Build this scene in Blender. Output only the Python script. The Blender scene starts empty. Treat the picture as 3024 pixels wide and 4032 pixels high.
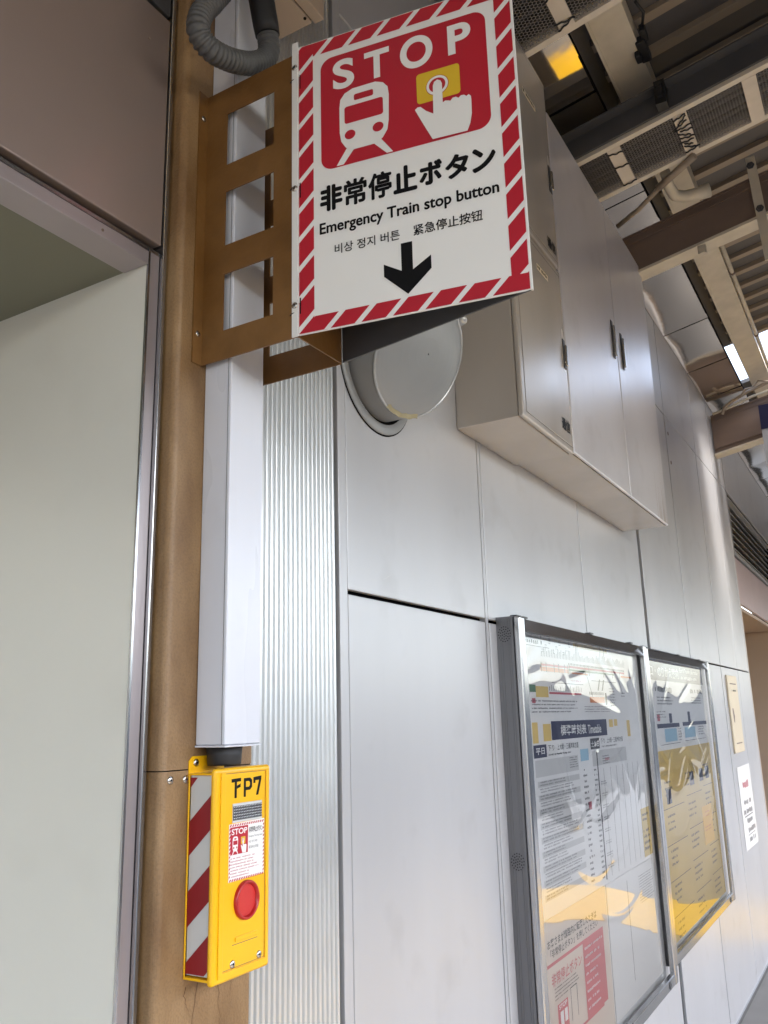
import bpy, bmesh, math, random
from mathutils import Vector, Matrix
random.seed(7)
scene = bpy.context.scene
COL = scene.collection
# ------------------------------------------------------------------ units
# everything below is laid out in units of 0.75 m measured from the photographer's eye, 1.65 m above the platform
K, CZ = 0.75, 1.65
FL = -2.2                                     # platform floor
def W(p): return Vector((p[0]*K, p[1]*K, p[2]*K + CZ))
TH = math.radians(10.5)                      # slope of the canopy
TT = math.tan(TH)
XW = -1.34                                   # face of the panelled wall
# ------------------------------------------------------------------ camera
def make_camera():
    y, p, r = 0.529235, 0.240909, -0.02604598
    f = Vector((-math.sin(y)*math.cos(p), math.cos(y)*math.cos(p), math.sin(p)))
    rt = Vector((math.cos(y), math.sin(y), 0)); up = rt.cross(f)
    c, s = math.cos(r), math.sin(r)
    R, Uv = c*rt + s*up, -s*rt + c*up
    cam = bpy.data.cameras.new('camera'); o = bpy.data.objects.new('camera', cam); COL.objects.link(o)
    cam.sensor_fit = 'VERTICAL'; cam.sensor_height = 24; cam.sensor_width = 18
    cam.lens = 24*3345.73/4032
    cam.clip_start = 0.02; cam.clip_end = 3000
    M = Matrix((( R.x, Uv.x, -f.x, 0), (R.y, Uv.y, -f.y, 0), (R.z, Uv.z, -f.z, CZ), (0,0,0,1)))
    o.matrix_world = M
    scene.camera = o
make_camera()
# ------------------------------------------------------------------ light
SUN_EL, SUN_AZ = math.radians(48), math.radians(96)      # azimuth from +Y towards +X
w = bpy.data.worlds.new('World'); scene.world = w; w.use_nodes = True
nt = w.node_tree; nt.nodes.clear()
out = nt.nodes.new('ShaderNodeOutputWorld'); bg = nt.nodes.new('ShaderNodeBackground')
sky = nt.nodes.new('ShaderNodeTexSky'); sky.sky_type = 'NISHITA'; sky.sun_disc = False
sky.sun_elevation = SUN_EL; sky.sun_rotation = SUN_AZ; sky.air_density = 1.0; sky.dust_density = 2.5; sky.ozone_density = 1.0
hs = nt.nodes.new('ShaderNodeHueSaturation'); hs.inputs['Saturation'].default_value = 0.68
nt.links.new(sky.outputs[0], hs.inputs['Color']); nt.links.new(hs.outputs[0], bg.inputs[0])
bg.inputs[1].default_value = 0.15; nt.links.new(bg.outputs[0], out.inputs[0])
sd = bpy.data.lights.new('sun', 'SUN'); sd.energy = 0.8; sd.angle = math.radians(12); sd.color = (1, .97, .93)
so = bpy.data.objects.new('sun', sd); COL.objects.link(so)
dv = Vector((math.sin(SUN_AZ)*math.cos(SUN_EL), math.cos(SUN_AZ)*math.cos(SUN_EL), math.sin(SUN_EL)))
so.rotation_euler = dv.to_track_quat('Z', 'Y').to_euler(); so.location = (6, -4, 12)
scene.view_settings.view_transform = 'Standard'; scene.view_settings.look = 'None'
scene.view_settings.gamma = 1; scene.view_settings.use_curve_mapping = False
scene.view_settings.exposure = 2.68
scene.cycles.max_bounces = 10; scene.cycles.diffuse_bounces = 6; scene.cycles.transparent_max_bounces = 16
# ------------------------------------------------------------------ materials
def mat(name, col, rough=.5, metal=0., var=0., vscale=8., vstretch=(1,1,1), bump=0., bscale=60., bstretch=(1,1,1),
        col2=None, rvar=0., spec=.5, coat=0., aniso=0., detail=4., speck=0., sscale=120., slo=.45, shi=.6, sstretch=(1,1,1)):
    m = bpy.data.materials.new(name); m.use_nodes = True; t = m.node_tree; b = t.nodes['Principled BSDF']
    b.inputs['Base Color'].default_value = (*col, 1); b.inputs['Roughness'].default_value = rough
    b.inputs['Metallic'].default_value = metal; b.inputs['Specular IOR Level'].default_value = spec
    b.inputs['Coat Weight'].default_value = coat; b.inputs['Coat Roughness'].default_value = .12
    if aniso: b.inputs['Anisotropic'].default_value = aniso
    tc = t.nodes.new('ShaderNodeTexCoord')
    def noise(scale, stretch, det=detail):
        mp = t.nodes.new('ShaderNodeMapping'); mp.inputs['Scale'].default_value = stretch
        n = t.nodes.new('ShaderNodeTexNoise'); n.inputs['Scale'].default_value = scale; n.inputs['Detail'].default_value = det
        t.links.new(tc.outputs['Object'], mp.inputs[0]); t.links.new(mp.outputs[0], n.inputs['Vector']); return n
    if var or col2:
        n = noise(vscale, vstretch)
        r = t.nodes.new('ShaderNodeValToRGB'); r.color_ramp.elements[0].position = .3; r.color_ramp.elements[1].position = .7
        c2 = col2 or tuple(min(1, c*(1+var)) for c in col); c1 = col if col2 else tuple(c*(1-var) for c in col)
        r.color_ramp.elements[0].color = (*c1, 1); r.color_ramp.elements[1].color = (*c2, 1)
        t.links.new(n.outputs[0], r.inputs[0]); t.links.new(r.outputs[0], b.inputs['Base Color'])
        if rvar:
            mr = t.nodes.new('ShaderNodeMapRange'); mr.inputs['To Min'].default_value = rough-rvar; mr.inputs['To Max'].default_value = rough+rvar
            t.links.new(n.outputs[0], mr.inputs[0]); t.links.new(mr.outputs[0], b.inputs['Roughness'])
    if speck:
        n = noise(sscale, sstretch, 3); r = t.nodes.new('ShaderNodeValToRGB'); r.color_ramp.elements[0].position = slo; r.color_ramp.elements[1].position = shi
        r.color_ramp.elements[0].color = (1,1,1,1); r.color_ramp.elements[1].color = (1-speck, 1-speck*1.05, 1-speck*1.1, 1)
        mx = t.nodes.new('ShaderNodeMix'); mx.data_type = 'RGBA'; mx.blend_type = 'MULTIPLY'; mx.inputs[0].default_value = 1
        src = b.inputs['Base Color'].links[0].from_socket if b.inputs['Base Color'].is_linked else None
        if src: t.links.new(src, mx.inputs[6])
        else: mx.inputs[6].default_value = (*col, 1)
        t.links.new(n.outputs[0], r.inputs[0]); t.links.new(r.outputs[0], mx.inputs[7]); t.links.new(mx.outputs[2], b.inputs['Base Color'])
    if bump:
        n = noise(bscale, bstretch, 3)
        bp = t.nodes.new('ShaderNodeBump'); bp.inputs['Strength'].default_value = bump; bp.inputs['Distance'].default_value = .004
        t.links.new(n.outputs[0], bp.inputs['Height']); t.links.new(bp.outputs[0], b.inputs['Normal'])
    return m
M = {}
def defmats():
    M['alu'] = mat('satin_aluminium', (.50,.50,.515), .36, .28, var=.05, vscale=3, vstretch=(1,1,.35), rvar=.05, bump=.05, bscale=25, bstretch=(1,1,.04), speck=.11, sscale=6, slo=.58, shi=.78)
    M['alu_cab'] = mat('brushed_cabinet_steel', (.66,.64,.66), .30, .30, var=.06, vscale=3, vstretch=(1,1,.3), rvar=.07, bump=.08, bscale=18, bstretch=(1,1,.06), speck=.11, sscale=6, slo=.58, shi=.78)
    M['beige_cab'] = mat('beige_satin_steel', (.52,.475,.43), .25, .35, var=.06, vscale=4, vstretch=(1,1,.3), rvar=.06, bump=.06, bscale=18, bstretch=(1,1,.08))
    M['corr'] = mat('mill_aluminium', (.68,.69,.69), .32, .75, var=.04, vscale=6, rvar=.04)
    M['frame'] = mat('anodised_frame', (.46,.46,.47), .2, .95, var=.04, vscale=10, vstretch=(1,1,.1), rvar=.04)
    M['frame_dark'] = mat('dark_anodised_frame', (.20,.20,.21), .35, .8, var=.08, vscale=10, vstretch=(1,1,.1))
    M['steel'] = mat('screw_steel', (.55,.53,.5), .25, 1.)
    M['dark'] = mat('dark_gap', (.005,.005,.0055), .9, spec=.05)
    M['rubber'] = mat('black_rubber', (.012,.012,.014), .55, bump=.1, bscale=40)
    M['brown'] = mat('weathered_brown_paint', (.165,.086,.032), .44, 0, col2=(.345,.218,.105), vscale=11, vstretch=(1,1,.4), bump=.25, bscale=260, rvar=.06, speck=.15, sscale=260, slo=.45, shi=.68)
    M['bracket'] = mat('ochre_brown_paint', (.15,.066,.014), .40, 0, col2=(.22,.11,.034), vscale=7, bump=.12, bscale=120, rvar=.05, speck=.20, sscale=18, slo=.5, shi=.78)
    M['conduit'] = mat('lilac_white_duct', (.67,.69,.76), .28, 0, var=.03, vscale=4, vstretch=(1,1,.2), rvar=.05, speck=.06, sscale=14, slo=.55, shi=.8)
    M['hose'] = mat('grey_plastic_hose', (.085,.087,.09), .45, 0, var=.1, vscale=9)
    M['white'] = mat('white_sign_sheet', (.82,.815,.80), .35, 0, var=.02, vscale=5)
    M['red'] = mat('red_sign_vinyl', (.46,.014,.03), .33, 0, var=.05, vscale=6)
    M['deepred'] = mat('deep_red_reflective', (.25,.008,.015), .4, 0, var=.06, vscale=12)
    M['greywhite'] = mat('white_reflective', (.58,.585,.58), .42, 0, var=.03, vscale=10)
    M['yellow'] = mat('yellow_plastic', (.88,.475,.006), .30, 0, var=.035, vscale=7, rvar=.04, coat=.15)
    M['signyellow'] = mat('sign_yellow_vinyl', (.72,.47,.03), .35)
    M['black'] = mat('black_lettering', (.006,.006,.007), .5, spec=.15)
    M['buttonred'] = mat('red_button_plastic', (.42,.012,.012), .32, 0, coat=.1)
    M['buttondisc'] = mat('red_button_disc', (.55,.03,.025), .42)
    M['chrome'] = mat('prismatic_reflector', (.50,.50,.52), .12, 1.)
    M['creamwall'] = mat('cream_enamel_panel', (.70,.69,.635), .24, 0.1, var=.03, vscale=1.5, rvar=.05, speck=.05, sscale=5, slo=.55, shi=.75)
    M['fascia'] = mat('dull_fascia_panel', (.34,.27,.245), .24, .45, var=.05, vscale=2, vstretch=(1,.4,1), rvar=.05)
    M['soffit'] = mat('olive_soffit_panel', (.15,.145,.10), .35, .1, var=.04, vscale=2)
    M['jamb'] = mat('mauve_jamb_metal', (.38,.335,.34), .35, .6, var=.05, vscale=8, vstretch=(1,1,.1))
    M['beige'] = mat('beige_painted_steel', (.42,.33,.25), .5, 0, var=.06, vscale=5)
    M['vent'] = mat('grey_vent_paint', (.25,.255,.26), .42, .15, var=.05, vscale=9, rvar=.05)
    M['ventrim'] = mat('pale_vent_rim', (.42,.425,.42), .25, .3)
    M['moss'] = mat('drip_stain', (.36,.32,.20), .7, col2=(.25,.21,.11), vscale=30)
    M['beamweb'] = mat('brown_beam_paint', (.18,.127,.10), .5, 0, var=.1, vscale=6, vstretch=(.4,1,1))
    M['cream'] = mat('cream_steel_paint', (.56,.50,.40), .5, 0, var=.1, vscale=9, bump=.1, bscale=50)
    M['rail'] = mat('pale_tray_rail', (.62,.55,.46), .5, 0, var=.08, vscale=12)
    M['greysteel'] = mat('grey_channel_paint', (.075,.075,.08), .45, .2, var=.1, vscale=5)
    M['deck'] = mat('roof_deck_lining', (.105,.098,.097), .65, 0, var=.1, vscale=6, vstretch=(.3,1,1))
    M['deckrib'] = mat('roof_deck_seam', (.30,.24,.18), .55, 0, var=.08, vscale=6)
    M['mirror'] = mat('polished_ceiling_steel', (.80,.73,.65), .07, .95, bump=.25, bscale=3.5, rvar=0)
    M['pipe'] = mat('tan_conduit', (.30,.24,.18), .5, 0, var=.1, vscale=20)
    M['cable'] = mat('black_cable', (.015,.015,.016), .5)
    M['navy'] = mat('navy_sign', (.008,.008,.035), .35)
    M['grey_sign'] = mat('grey_sign_back', (.30,.30,.31), .45)
    M['paper'] = mat('poster_paper', (.70,.70,.70), .6)
    M['creampaper'] = mat('notice_paper', (.66,.58,.50), .6)
    M['navyink'] = mat('navy_print', (.012,.012,.055), .6, spec=.2)
    M['greyink'] = mat('grey_print', (.04,.04,.045), .6, spec=.2)
    M['midgrey'] = mat('pale_grey_print', (.50,.50,.50), .6)
    M['redink'] = mat('red_print', (.42,.04,.07), .5)
    M['pinkink'] = mat('pink_red_print', (.58,.13,.14), .5)
    M['orangeink'] = mat('orange_print', (.62,.20,.06), .5)
    M['greenink'] = mat('green_print', (.06,.17,.09), .5)
    M['blueink'] = mat('light_blue_print', (.28,.46,.58), .5)
    M['yellowink'] = mat('yellow_print', (.66,.47,.12), .5)
    M['posteryellow'] = mat('yellow_poster_paper', (.60,.44,.12), .55, var=.05, vscale=3)
    M['yellowtag'] = mat('bright_yellow_tag', (.80,.50,.03), .5)
    M['pink'] = mat('pinkish_lintel', (.52,.42,.43), .35, .3, var=.04, vscale=3)
    M['tanwall'] = mat('tan_lobby_wall', (.36,.27,.20), .5, 0, var=.05, vscale=2)
    M['louvre'] = mat('louvre_blade', (.50,.49,.48), .35, .6)
    M['boxcover'] = mat('pale_beige_cover', (.66,.57,.42), .45, 0, var=.03, vscale=6)
    M['floor'] = mat('platform_tiles', (.17,.165,.16), .45, 0, var=.08, vscale=4)
    M['tactile'] = mat('yellow_tactile_tile', (.90,.52,.01), .5, 0, var=.06, vscale=9)
    M['ballast'] = mat('track_ballast', (.075,.07,.065), .9, 0, var=.3, vscale=30, bump=.5, bscale=30)
    M['concrete'] = mat('pale_concrete', (.28,.275,.265), .8, 0, var=.1, vscale=3)
    M['farwall'] = mat('grey_far_wall', (.16,.16,.165), .8, 0, var=.15, vscale=2)
    M['softink'] = mat('faded_grey_print', (.16,.16,.165), .6, spec=.2)
    M['rust'] = mat('dark_rust', (.10,.05,.022), .8)
    M['blue'] = mat('blue_sleeve', (.10,.14,.30), .5)
defmats()
def hexmesh(name):
    m = bpy.data.materials.new(name); m.use_nodes = True; t = m.node_tree; b = t.nodes['Principled BSDF']
    b.inputs['Base Color'].default_value = (.17,.155,.15,1); b.inputs['Roughness'].default_value = .5
    tc = t.nodes.new('ShaderNodeTexCoord'); sp = t.nodes.new('ShaderNodeSeparateXYZ'); t.links.new(tc.outputs['Object'], sp.inputs[0])
    def mth(op, a, bb=None, c=None):
        n = t.nodes.new('ShaderNodeMath'); n.operation = op
        for i, v in enumerate((a, bb, c)):
            if v is None: continue
            if isinstance(v, (int, float)): n.inputs[i].default_value = v
            else: t.links.new(v, n.inputs[i])
        return n.outputs[0]
    P = .0132; Q = P*1.732
    def grid(ox, oy):
        fx = mth('SUBTRACT', mth('FRACT', mth('ADD', mth('DIVIDE', sp.outputs[0], Q), ox)), .5)
        fy = mth('SUBTRACT', mth('FRACT', mth('ADD', mth('DIVIDE', sp.outputs[1], P), oy)), .5)
        fx = mth('MULTIPLY', fx, Q); fy = mth('MULTIPLY', fy, P)
        return mth('SQRT', mth('ADD', mth('MULTIPLY', fx, fx), mth('MULTIPLY', fy, fy)))
    d = mth('MINIMUM', grid(0, 0), grid(.5, .5))
    hole = mth('LESS_THAN', d, P*.43)
    tr = t.nodes.new('ShaderNodeBsdfTransparent'); mx = t.nodes.new('ShaderNodeMixShader'); o = t.nodes['Material Output']
    t.links.new(hole, mx.inputs[0]); t.links.new(b.outputs[0], mx.inputs[1]); t.links.new(tr.outputs[0], mx.inputs[2]); t.links.new(mx.outputs[0], o.inputs[0])
    return m
M['mesh'] = hexmesh('perforated_sheet')
def film(name):
    m = bpy.data.materials.new(name); m.use_nodes = True; t = m.node_tree; t.nodes.remove(t.nodes['Principled BSDF']); o = t.nodes['Material Output']
    tr = t.nodes.new('ShaderNodeBsdfTransparent'); tr.inputs[0].default_value = (.95,.95,.95,1)
    g = t.nodes.new('ShaderNodeBsdfGlossy'); g.inputs['Roughness'].default_value = .025
    fr = t.nodes.new('ShaderNodeFresnel'); fr.inputs[0].default_value = 1.95
    mx = t.nodes.new('ShaderNodeMixShader')
    t.links.new(fr.outputs[0], mx.inputs[0]); t.links.new(tr.outputs[0], mx.inputs[1]); t.links.new(g.outputs[0], mx.inputs[2]); t.links.new(mx.outputs[0], o.inputs[0])
    return m
M['film'] = film('clear_plastic_sheet')
# ------------------------------------------------------------------ mesh building
ROOT = {}
class Frame:
    def __init__(s, o, u, v):
        s.o, s.u, s.v = Vector(o), Vector(u).normalized(), Vector(v).normalized(); s.n = s.u.cross(s.v)
    def p(s, a, b, d=0): return s.o + s.u*a + s.v*b + s.n*d
class MB:
    def __init__(s): s.v, s.f, s.m, s.sm = [], [], [], []
    def add(s, vs, fs, mi=0, smooth=False):
        o = len(s.v); s.v += [tuple(x) for x in vs]
        for f in fs: s.f.append([i+o for i in f]); s.m.append(mi); s.sm.append(smooth)
        return s
    def box(s, x0, x1, y0, y1, z0, z1, mi=0):
        vs = [(x,y,z) for x in (x0,x1) for y in (y0,y1) for z in (z0,z1)]
        return s.add(vs, [(0,1,3,2),(4,6,7,5),(0,4,5,1),(2,3,7,6),(0,2,6,4),(1,5,7,3)], mi)
    def sbox(s, x0, x1, y0, y1, h0, h1, mi=0):        # a box that follows the canopy slope
        vs = [(x,y,h+TT*(x-XW)) for x in (x0,x1) for y in (y0,y1) for h in (h0,h1)]
        return s.add(vs, [(0,1,3,2),(4,6,7,5),(0,4,5,1),(2,3,7,6),(0,2,6,4),(1,5,7,3)], mi)
    def poly(s, pts, mi=0): return s.add(pts, [list(range(len(pts)))], mi)
    def flat(s, fr, pts, d=0, mi=0): return s.poly([fr.p(a,b,d) for a,b in pts], mi)
    def rect(s, fr, a0, b0, a1, b1, d=0, mi=0): return s.flat(fr, [(a0,b0),(a1,b0),(a1,b1),(a0,b1)], d, mi)
    def prism(s, fr, pts, d0, d1, mi=0):
        n = len(pts); vs = [fr.p(a,b,d0) for a,b in pts] + [fr.p(a,b,d1) for a,b in pts]
        fs = [list(range(n-1,-1,-1)), list(range(n,2*n))] + [[i,(i+1)%n,n+(i+1)%n,n+i] for i in range(n)]
        return s.add(vs, fs, mi)
    def lathe(s, o, ax, prof, n=32, mi=0, smooth=True, cap0=True, cap1=True):   # prof: (distance along axis, radius)
        ax = Vector(ax).normalized(); t = Vector((0,0,1)) if abs(ax.z) < .9 else Vector((1,0,0))
        a = ax.cross(t).normalized(); b = ax.cross(a); o = Vector(o); vs = []
        for d, r in prof:
            for i in range(n):
                q = 2*math.pi*i/n; vs.append(o + ax*d + a*(r*math.cos(q)) + b*(r*math.sin(q)))
        fs = []
        for j in range(len(prof)-1):
            for i in range(n):
                k = (i+1) % n; fs.append([j*n+i, j*n+k, (j+1)*n+k, (j+1)*n+i])
        s.add(vs, fs, mi, smooth)
        base = len(s.v) - len(vs)
        if cap0: s.f.append([base+i for i in range(n-1,-1,-1)]); s.m.append(mi); s.sm.append(False)
        if cap1: s.f.append([base+(len(prof)-1)*n+i for i in range(n)]); s.m.append(mi); s.sm.append(False)
        return s
    def tube(s, path, rad, n=16, mi=0, cap=True):     # rad: number or function of index
        P = [Vector(p) for p in path]; vs = []; prev = None
        for i, p in enumerate(P):
            tg = (P[min(i+1,len(P)-1)] - P[max(i-1,0)]).normalized()
            if prev is None:
                t = Vector((0,0,1)) if abs(tg.z) < .9 else Vector((1,0,0)); a = tg.cross(t).normalized()
            else: a = (prev - tg*prev.dot(tg)).normalized()
            prev = a; b = tg.cross(a); r = rad(i) if callable(rad) else rad
            for k in range(n):
                q = 2*math.pi*k/n; vs.append(p + a*(r*math.cos(q)) + b*(r*math.sin(q)))
        fs = [[j*n+i, j*n+(i+1)%n, (j+1)*n+(i+1)%n, (j+1)*n+i] for j in range(len(P)-1) for i in range(n)]
        s.add(vs, fs, mi, True); base = len(s.v)-len(vs)
        if cap:
            s.f.append([base+i for i in range(n-1,-1,-1)]); s.m.append(mi); s.sm.append(False)
            s.f.append([base+(len(P)-1)*n+i for i in range(n)]); s.m.append(mi); s.sm.append(False)
        return s
    def text(s, fr, txt, a0, b0, w, h, d=0, mi=0, bold=0., slant=0., fat=0.):
        if fat:
            for i, (p, q) in enumerate(((0,0),(-1,0),(1,0),(0,-1),(0,1),(-.7,-.7),(.7,.7),(-.7,.7),(.7,-.7))): s.text(fr, txt, a0+fat*(1+p), b0+fat*(1+q), w-2*fat, h-2*fat, d+i*.00004, mi, bold)
            return s
        vs, fs = glyphs(txt, bold)
        if not vs: return s
        x0 = min(v[0] for v in vs); x1 = max(v[0] for v in vs); y0 = min(v[1] for v in vs); y1 = max(v[1] for v in vs)
        return s.add([fr.p(a0+(v[0]-x0)/(x1-x0)*w + slant*(v[1]-y0)/(y1-y0)*h, b0+(v[1]-y0)/(y1-y0)*h, d) for v in vs], fs, mi)
    def build(s, name, mats, parent=None, base=None, bevel=0., seg=2, fix=False):
        me = bpy.data.meshes.new(name)
        if parent is not None: root = ROOT[parent.name]
        else:
            if base is None:
                xs, ys, zs = zip(*s.v); base = ((min(xs)+max(xs))/2, (min(ys)+max(ys))/2, min(zs))
            root = W(base)
        me.from_pydata([W(v) - root for v in s.v], [], s.f)
        mats = mats if isinstance(mats, (list, tuple)) else [mats]
        for m in mats: me.materials.append(M[m] if isinstance(m, str) else m)
        for p, mi, smo in zip(me.polygons, s.m, s.sm): p.material_index = mi; p.use_smooth = smo
        if fix:
            bm = bmesh.new(); bm.from_mesh(me); bmesh.ops.recalc_face_normals(bm, faces=bm.faces[:]); bm.to_mesh(me); bm.free()
        me.update()
        o = bpy.data.objects.new(name, me); COL.objects.link(o)
        ROOT[o.name] = root
        if parent is None: o.location = root
        else: o.parent = parent
        if bevel:
            b = o.modifiers.new('bevel', 'BEVEL'); b.width = bevel*K; b.segments = seg; b.limit_method = 'ANGLE'; b.angle_limit = math.radians(40)
        return o
GC = {}
def glyphs(txt, bold=0.):
    key = (txt, bold)
    if key in GC: return GC[key]
    c = bpy.data.curves.new('letters', 'FONT'); c.body = txt; c.size = 1; c.offset = bold; c.resolution_u = 12 if len(txt) == 1 and ord(txt) < 128 else 4; c.fill_mode = 'FRONT'
    o = bpy.data.objects.new('letters', c); COL.objects.link(o)
    dg = bpy.context.evaluated_depsgraph_get(); me = o.evaluated_get(dg).to_mesh()
    r = ([(v.co.x, v.co.y) for v in me.vertices], [list(p.vertices) for p in me.polygons])
    o.evaluated_get(dg).to_mesh_clear(); bpy.data.objects.remove(o); bpy.data.curves.remove(c)
    GC[key] = r; return r
def tag(o, label=None, cat=None, group=None, kind=None):
    if label: o['label'] = label
    if cat: o['category'] = cat
    if group: o['group'] = group
    if kind: o['kind'] = kind
    return o
def thing(name, label, cat, base, group=None):
    o = bpy.data.objects.new(name, None); COL.objects.link(o); o.empty_display_size = .05
    o.location = W(base); ROOT[o.name] = o.location.copy()
    return tag(o, label, cat, group)
def screw(parent, p, n, r, name='screw', dome=.45, m='steel'):
    b = MB(); b.lathe(Vector(p) - Vector(n).normalized()*r*.1, n, [(0,r),(r*.2,r),(r*dome*.8,r*.72),(r*dome,r*.3)], 14)
    b.lathe(Vector(p) + Vector(n).normalized()*(r*dome*1.0-r*.1), n, [(0,r*.26),(r*.02,r*.26)], 6, 1, False)
    return b.build(name, [m, 'dark'], parent)
FX = lambda x: Frame((x,0,0), (0,1,0), (0,0,1))       # a face looking towards the tracks (+X)
FY = lambda y: Frame((0,y,0), (1,0,0), (0,0,1))       # a face looking back at the photographer (-Y)
def lines(mb, fr, x0, y0, w, h, n, d=0, mi=0, fill=.5, lo=.5, seed=0, gap=.25):
    """rows of unreadable small print"""
    rg = random.Random(seed); rh = h/n
    for i in range(n):
        y = y0 + h - (i+1)*rh + rh*(1-fill)/2; x = x0; end = x0 + w*rg.uniform(lo, 1)
        while x < end:
            L = rh*fill*rg.uniform(.5, 1.0)
            t = rg.random()
            if t > .12: mb.rect(fr, x, y + rh*fill*rg.uniform(0,.25), min(x+L*.8, end), y+rh*fill*rg.uniform(.75,1), d, mi)
            x += L + rh*fill*gap
    return mb
# ================================================================== the place around
def structure():
    b = MB(); b.box(-1.5, 4.2, -14, 80, FL-.3, FL); o = b.build('platform', 'floor', base=(1.3,3,FL-.3)); tag(o, kind='structure')
    b = MB(); b.box(1.25, 1.7, -14, 9.69, FL+.001, FL+.008); b.box(-1.2, 1.7, 9.7, 11.45, FL+.001, FL+.008)
    tag(b.build('tactile_path', 'tactile', base=(1,9,FL)), kind='structure')
    b = MB(); b.box(3.9, 4.2, -14, 80, FL+.001, FL+.006); tag(b.build('platform_edge', 'concrete', base=(4,9,FL)), kind='structure')
    b = MB(); b.poly([(-400,-400,-3.7),(400,-400,-3.7),(400,400,-3.7),(-400,400,-3.7)]); tag(b.build('ground', 'ballast', base=(0,0,-3.7)), kind='structure')
    b = MB(); b.box(12, 12.4, -30, 120, -3.7, 1.5); b.box(11.9,12.5,-30,120,1.5,1.62); tag(b.build('trackside_wall', 'farwall', base=(12.2,20,-3.7)), 'unseen grey wall beyond the tracks, added to darken the board reflections', 'wall')  # unseen wall, added to darken what the notice boards reflect
structure()
# ------------------------------------------------------------------ canopy
def canopy():
    t = thing('canopy_roof', 'dark brown ribbed canopy roof sloping up away from the panelled wall', 'roof', (1.3,3,3.4))
    RX = 1.3                                          # ridge, out of view; the falling slope beyond it is added
    b = MB(); b.sbox(-.92, RX, -14, 8.43, 3.43, 3.47); b.sbox(-.92, RX, 9.55, 80, 3.43, 3.47); b.sbox(-1.8,-.92,-14,8.43,3.43,3.47); b.sbox(-1.8,-.92,9.55,80,3.43,3.47)
    zr = 3.43+TT*(RX-XW); E = [(RX,zr),(EX,EZ),(EX,EZ+.05),(RX,zr+.05)]
    vs = [(x,y,z) for y in (-14,80) for x, z in E]; b.add(vs,[(0,1,2,3),(7,6,5,4),(0,4,5,1),(1,5,6,2),(2,6,7,3),(3,7,4,0)])
    b.box(EX-.02, EX+.02, -14, 80, EZ-.12, EZ+.06)  # unseen eave and drop board, added to hold sky light off the upper wall
    b.build('roof_deck', 'deck', t)
    b = MB(); y = -3.3
    while y < 40:
        if not 8.4 < y < 9.6: b.sbox(-.92, RX, y-.03, y+.03, 3.395, 3.43)
        y += .258
    b.build('roof_seam', 'deckrib', t)
EX, EZ = 3.75, 2.25  # edge of the added slope, set low so the wall darkens upwards
canopy()
def purlin():
    t = thing('roof_purlin', 'long pale channel running along the roof beside the polished ceiling panels', 'purlin', (-.78,4,3.3))
    b = MB(); b.sbox(-.86,-.69,-3,30,3.29,3.30); b.sbox(-.86,-.845,-3,30,3.30,3.40); b.sbox(-.705,-.69,-3,30,3.30,3.40)
    b.sbox(-.875,-.86,-3,30,3.285,3.31)
    b.build('channel', 'cream', t)
    b = MB(); b.tube([(-.665,6.0,3.42),(-.665,7.9,3.42),(-.67,9.3,3.42)], .017); b.build('conduit_pipe', 'cream', t)
    for y in (6.75, 8.1): 
        b = MB(); b.lathe((-.665,y,3.42),(0,1,0),[(0,.022),(.03,.022)],14); b.build('pipe_clip', 'beamweb', t)
purlin()
def beam(y0, y1, h0, h1, label, flange_drop=0.0):
    t = thing('canopy_beam', label, 'beam', (-1.34,y0,h0), 'beams across the canopy')
    b = MB(); b.sbox(-1.33, 1.3, y0+.012, y1-.02, h0, h1); b.sbox(-1.33, 1.3, y0+.002, y1, h1, h1+.015); b.sbox(-1.33,1.3,y0+.004,y0+.012,h1-.05,h1-.04)
    b.build('web', 'beamweb', t)
    b = MB(); b.sbox(-1.335, 1.3, y0, y1+.005, h0-.02-flange_drop, h0-.001-flange_drop); b.build('flange', 'cream', t)  # underside paler than the web: light bounced off the floor, put into the colour
    if flange_drop:
        b = MB(); b.sbox(-1.33, 1.3, y0+.03, y1-.04, h0-flange_drop-.001, h0-.0005); b.build('neck', 'beamweb', t)
    return t
b1 = beam(5.165, 5.288, 2.75, 3.005, 'brown canopy beam with a pale underside ending behind the wide locker cabinet')
b2 = beam(9.34, 9.50, 2.745, 3.11, 'far canopy beam with pipes on top, beyond the gap in the roof', .05)
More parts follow.
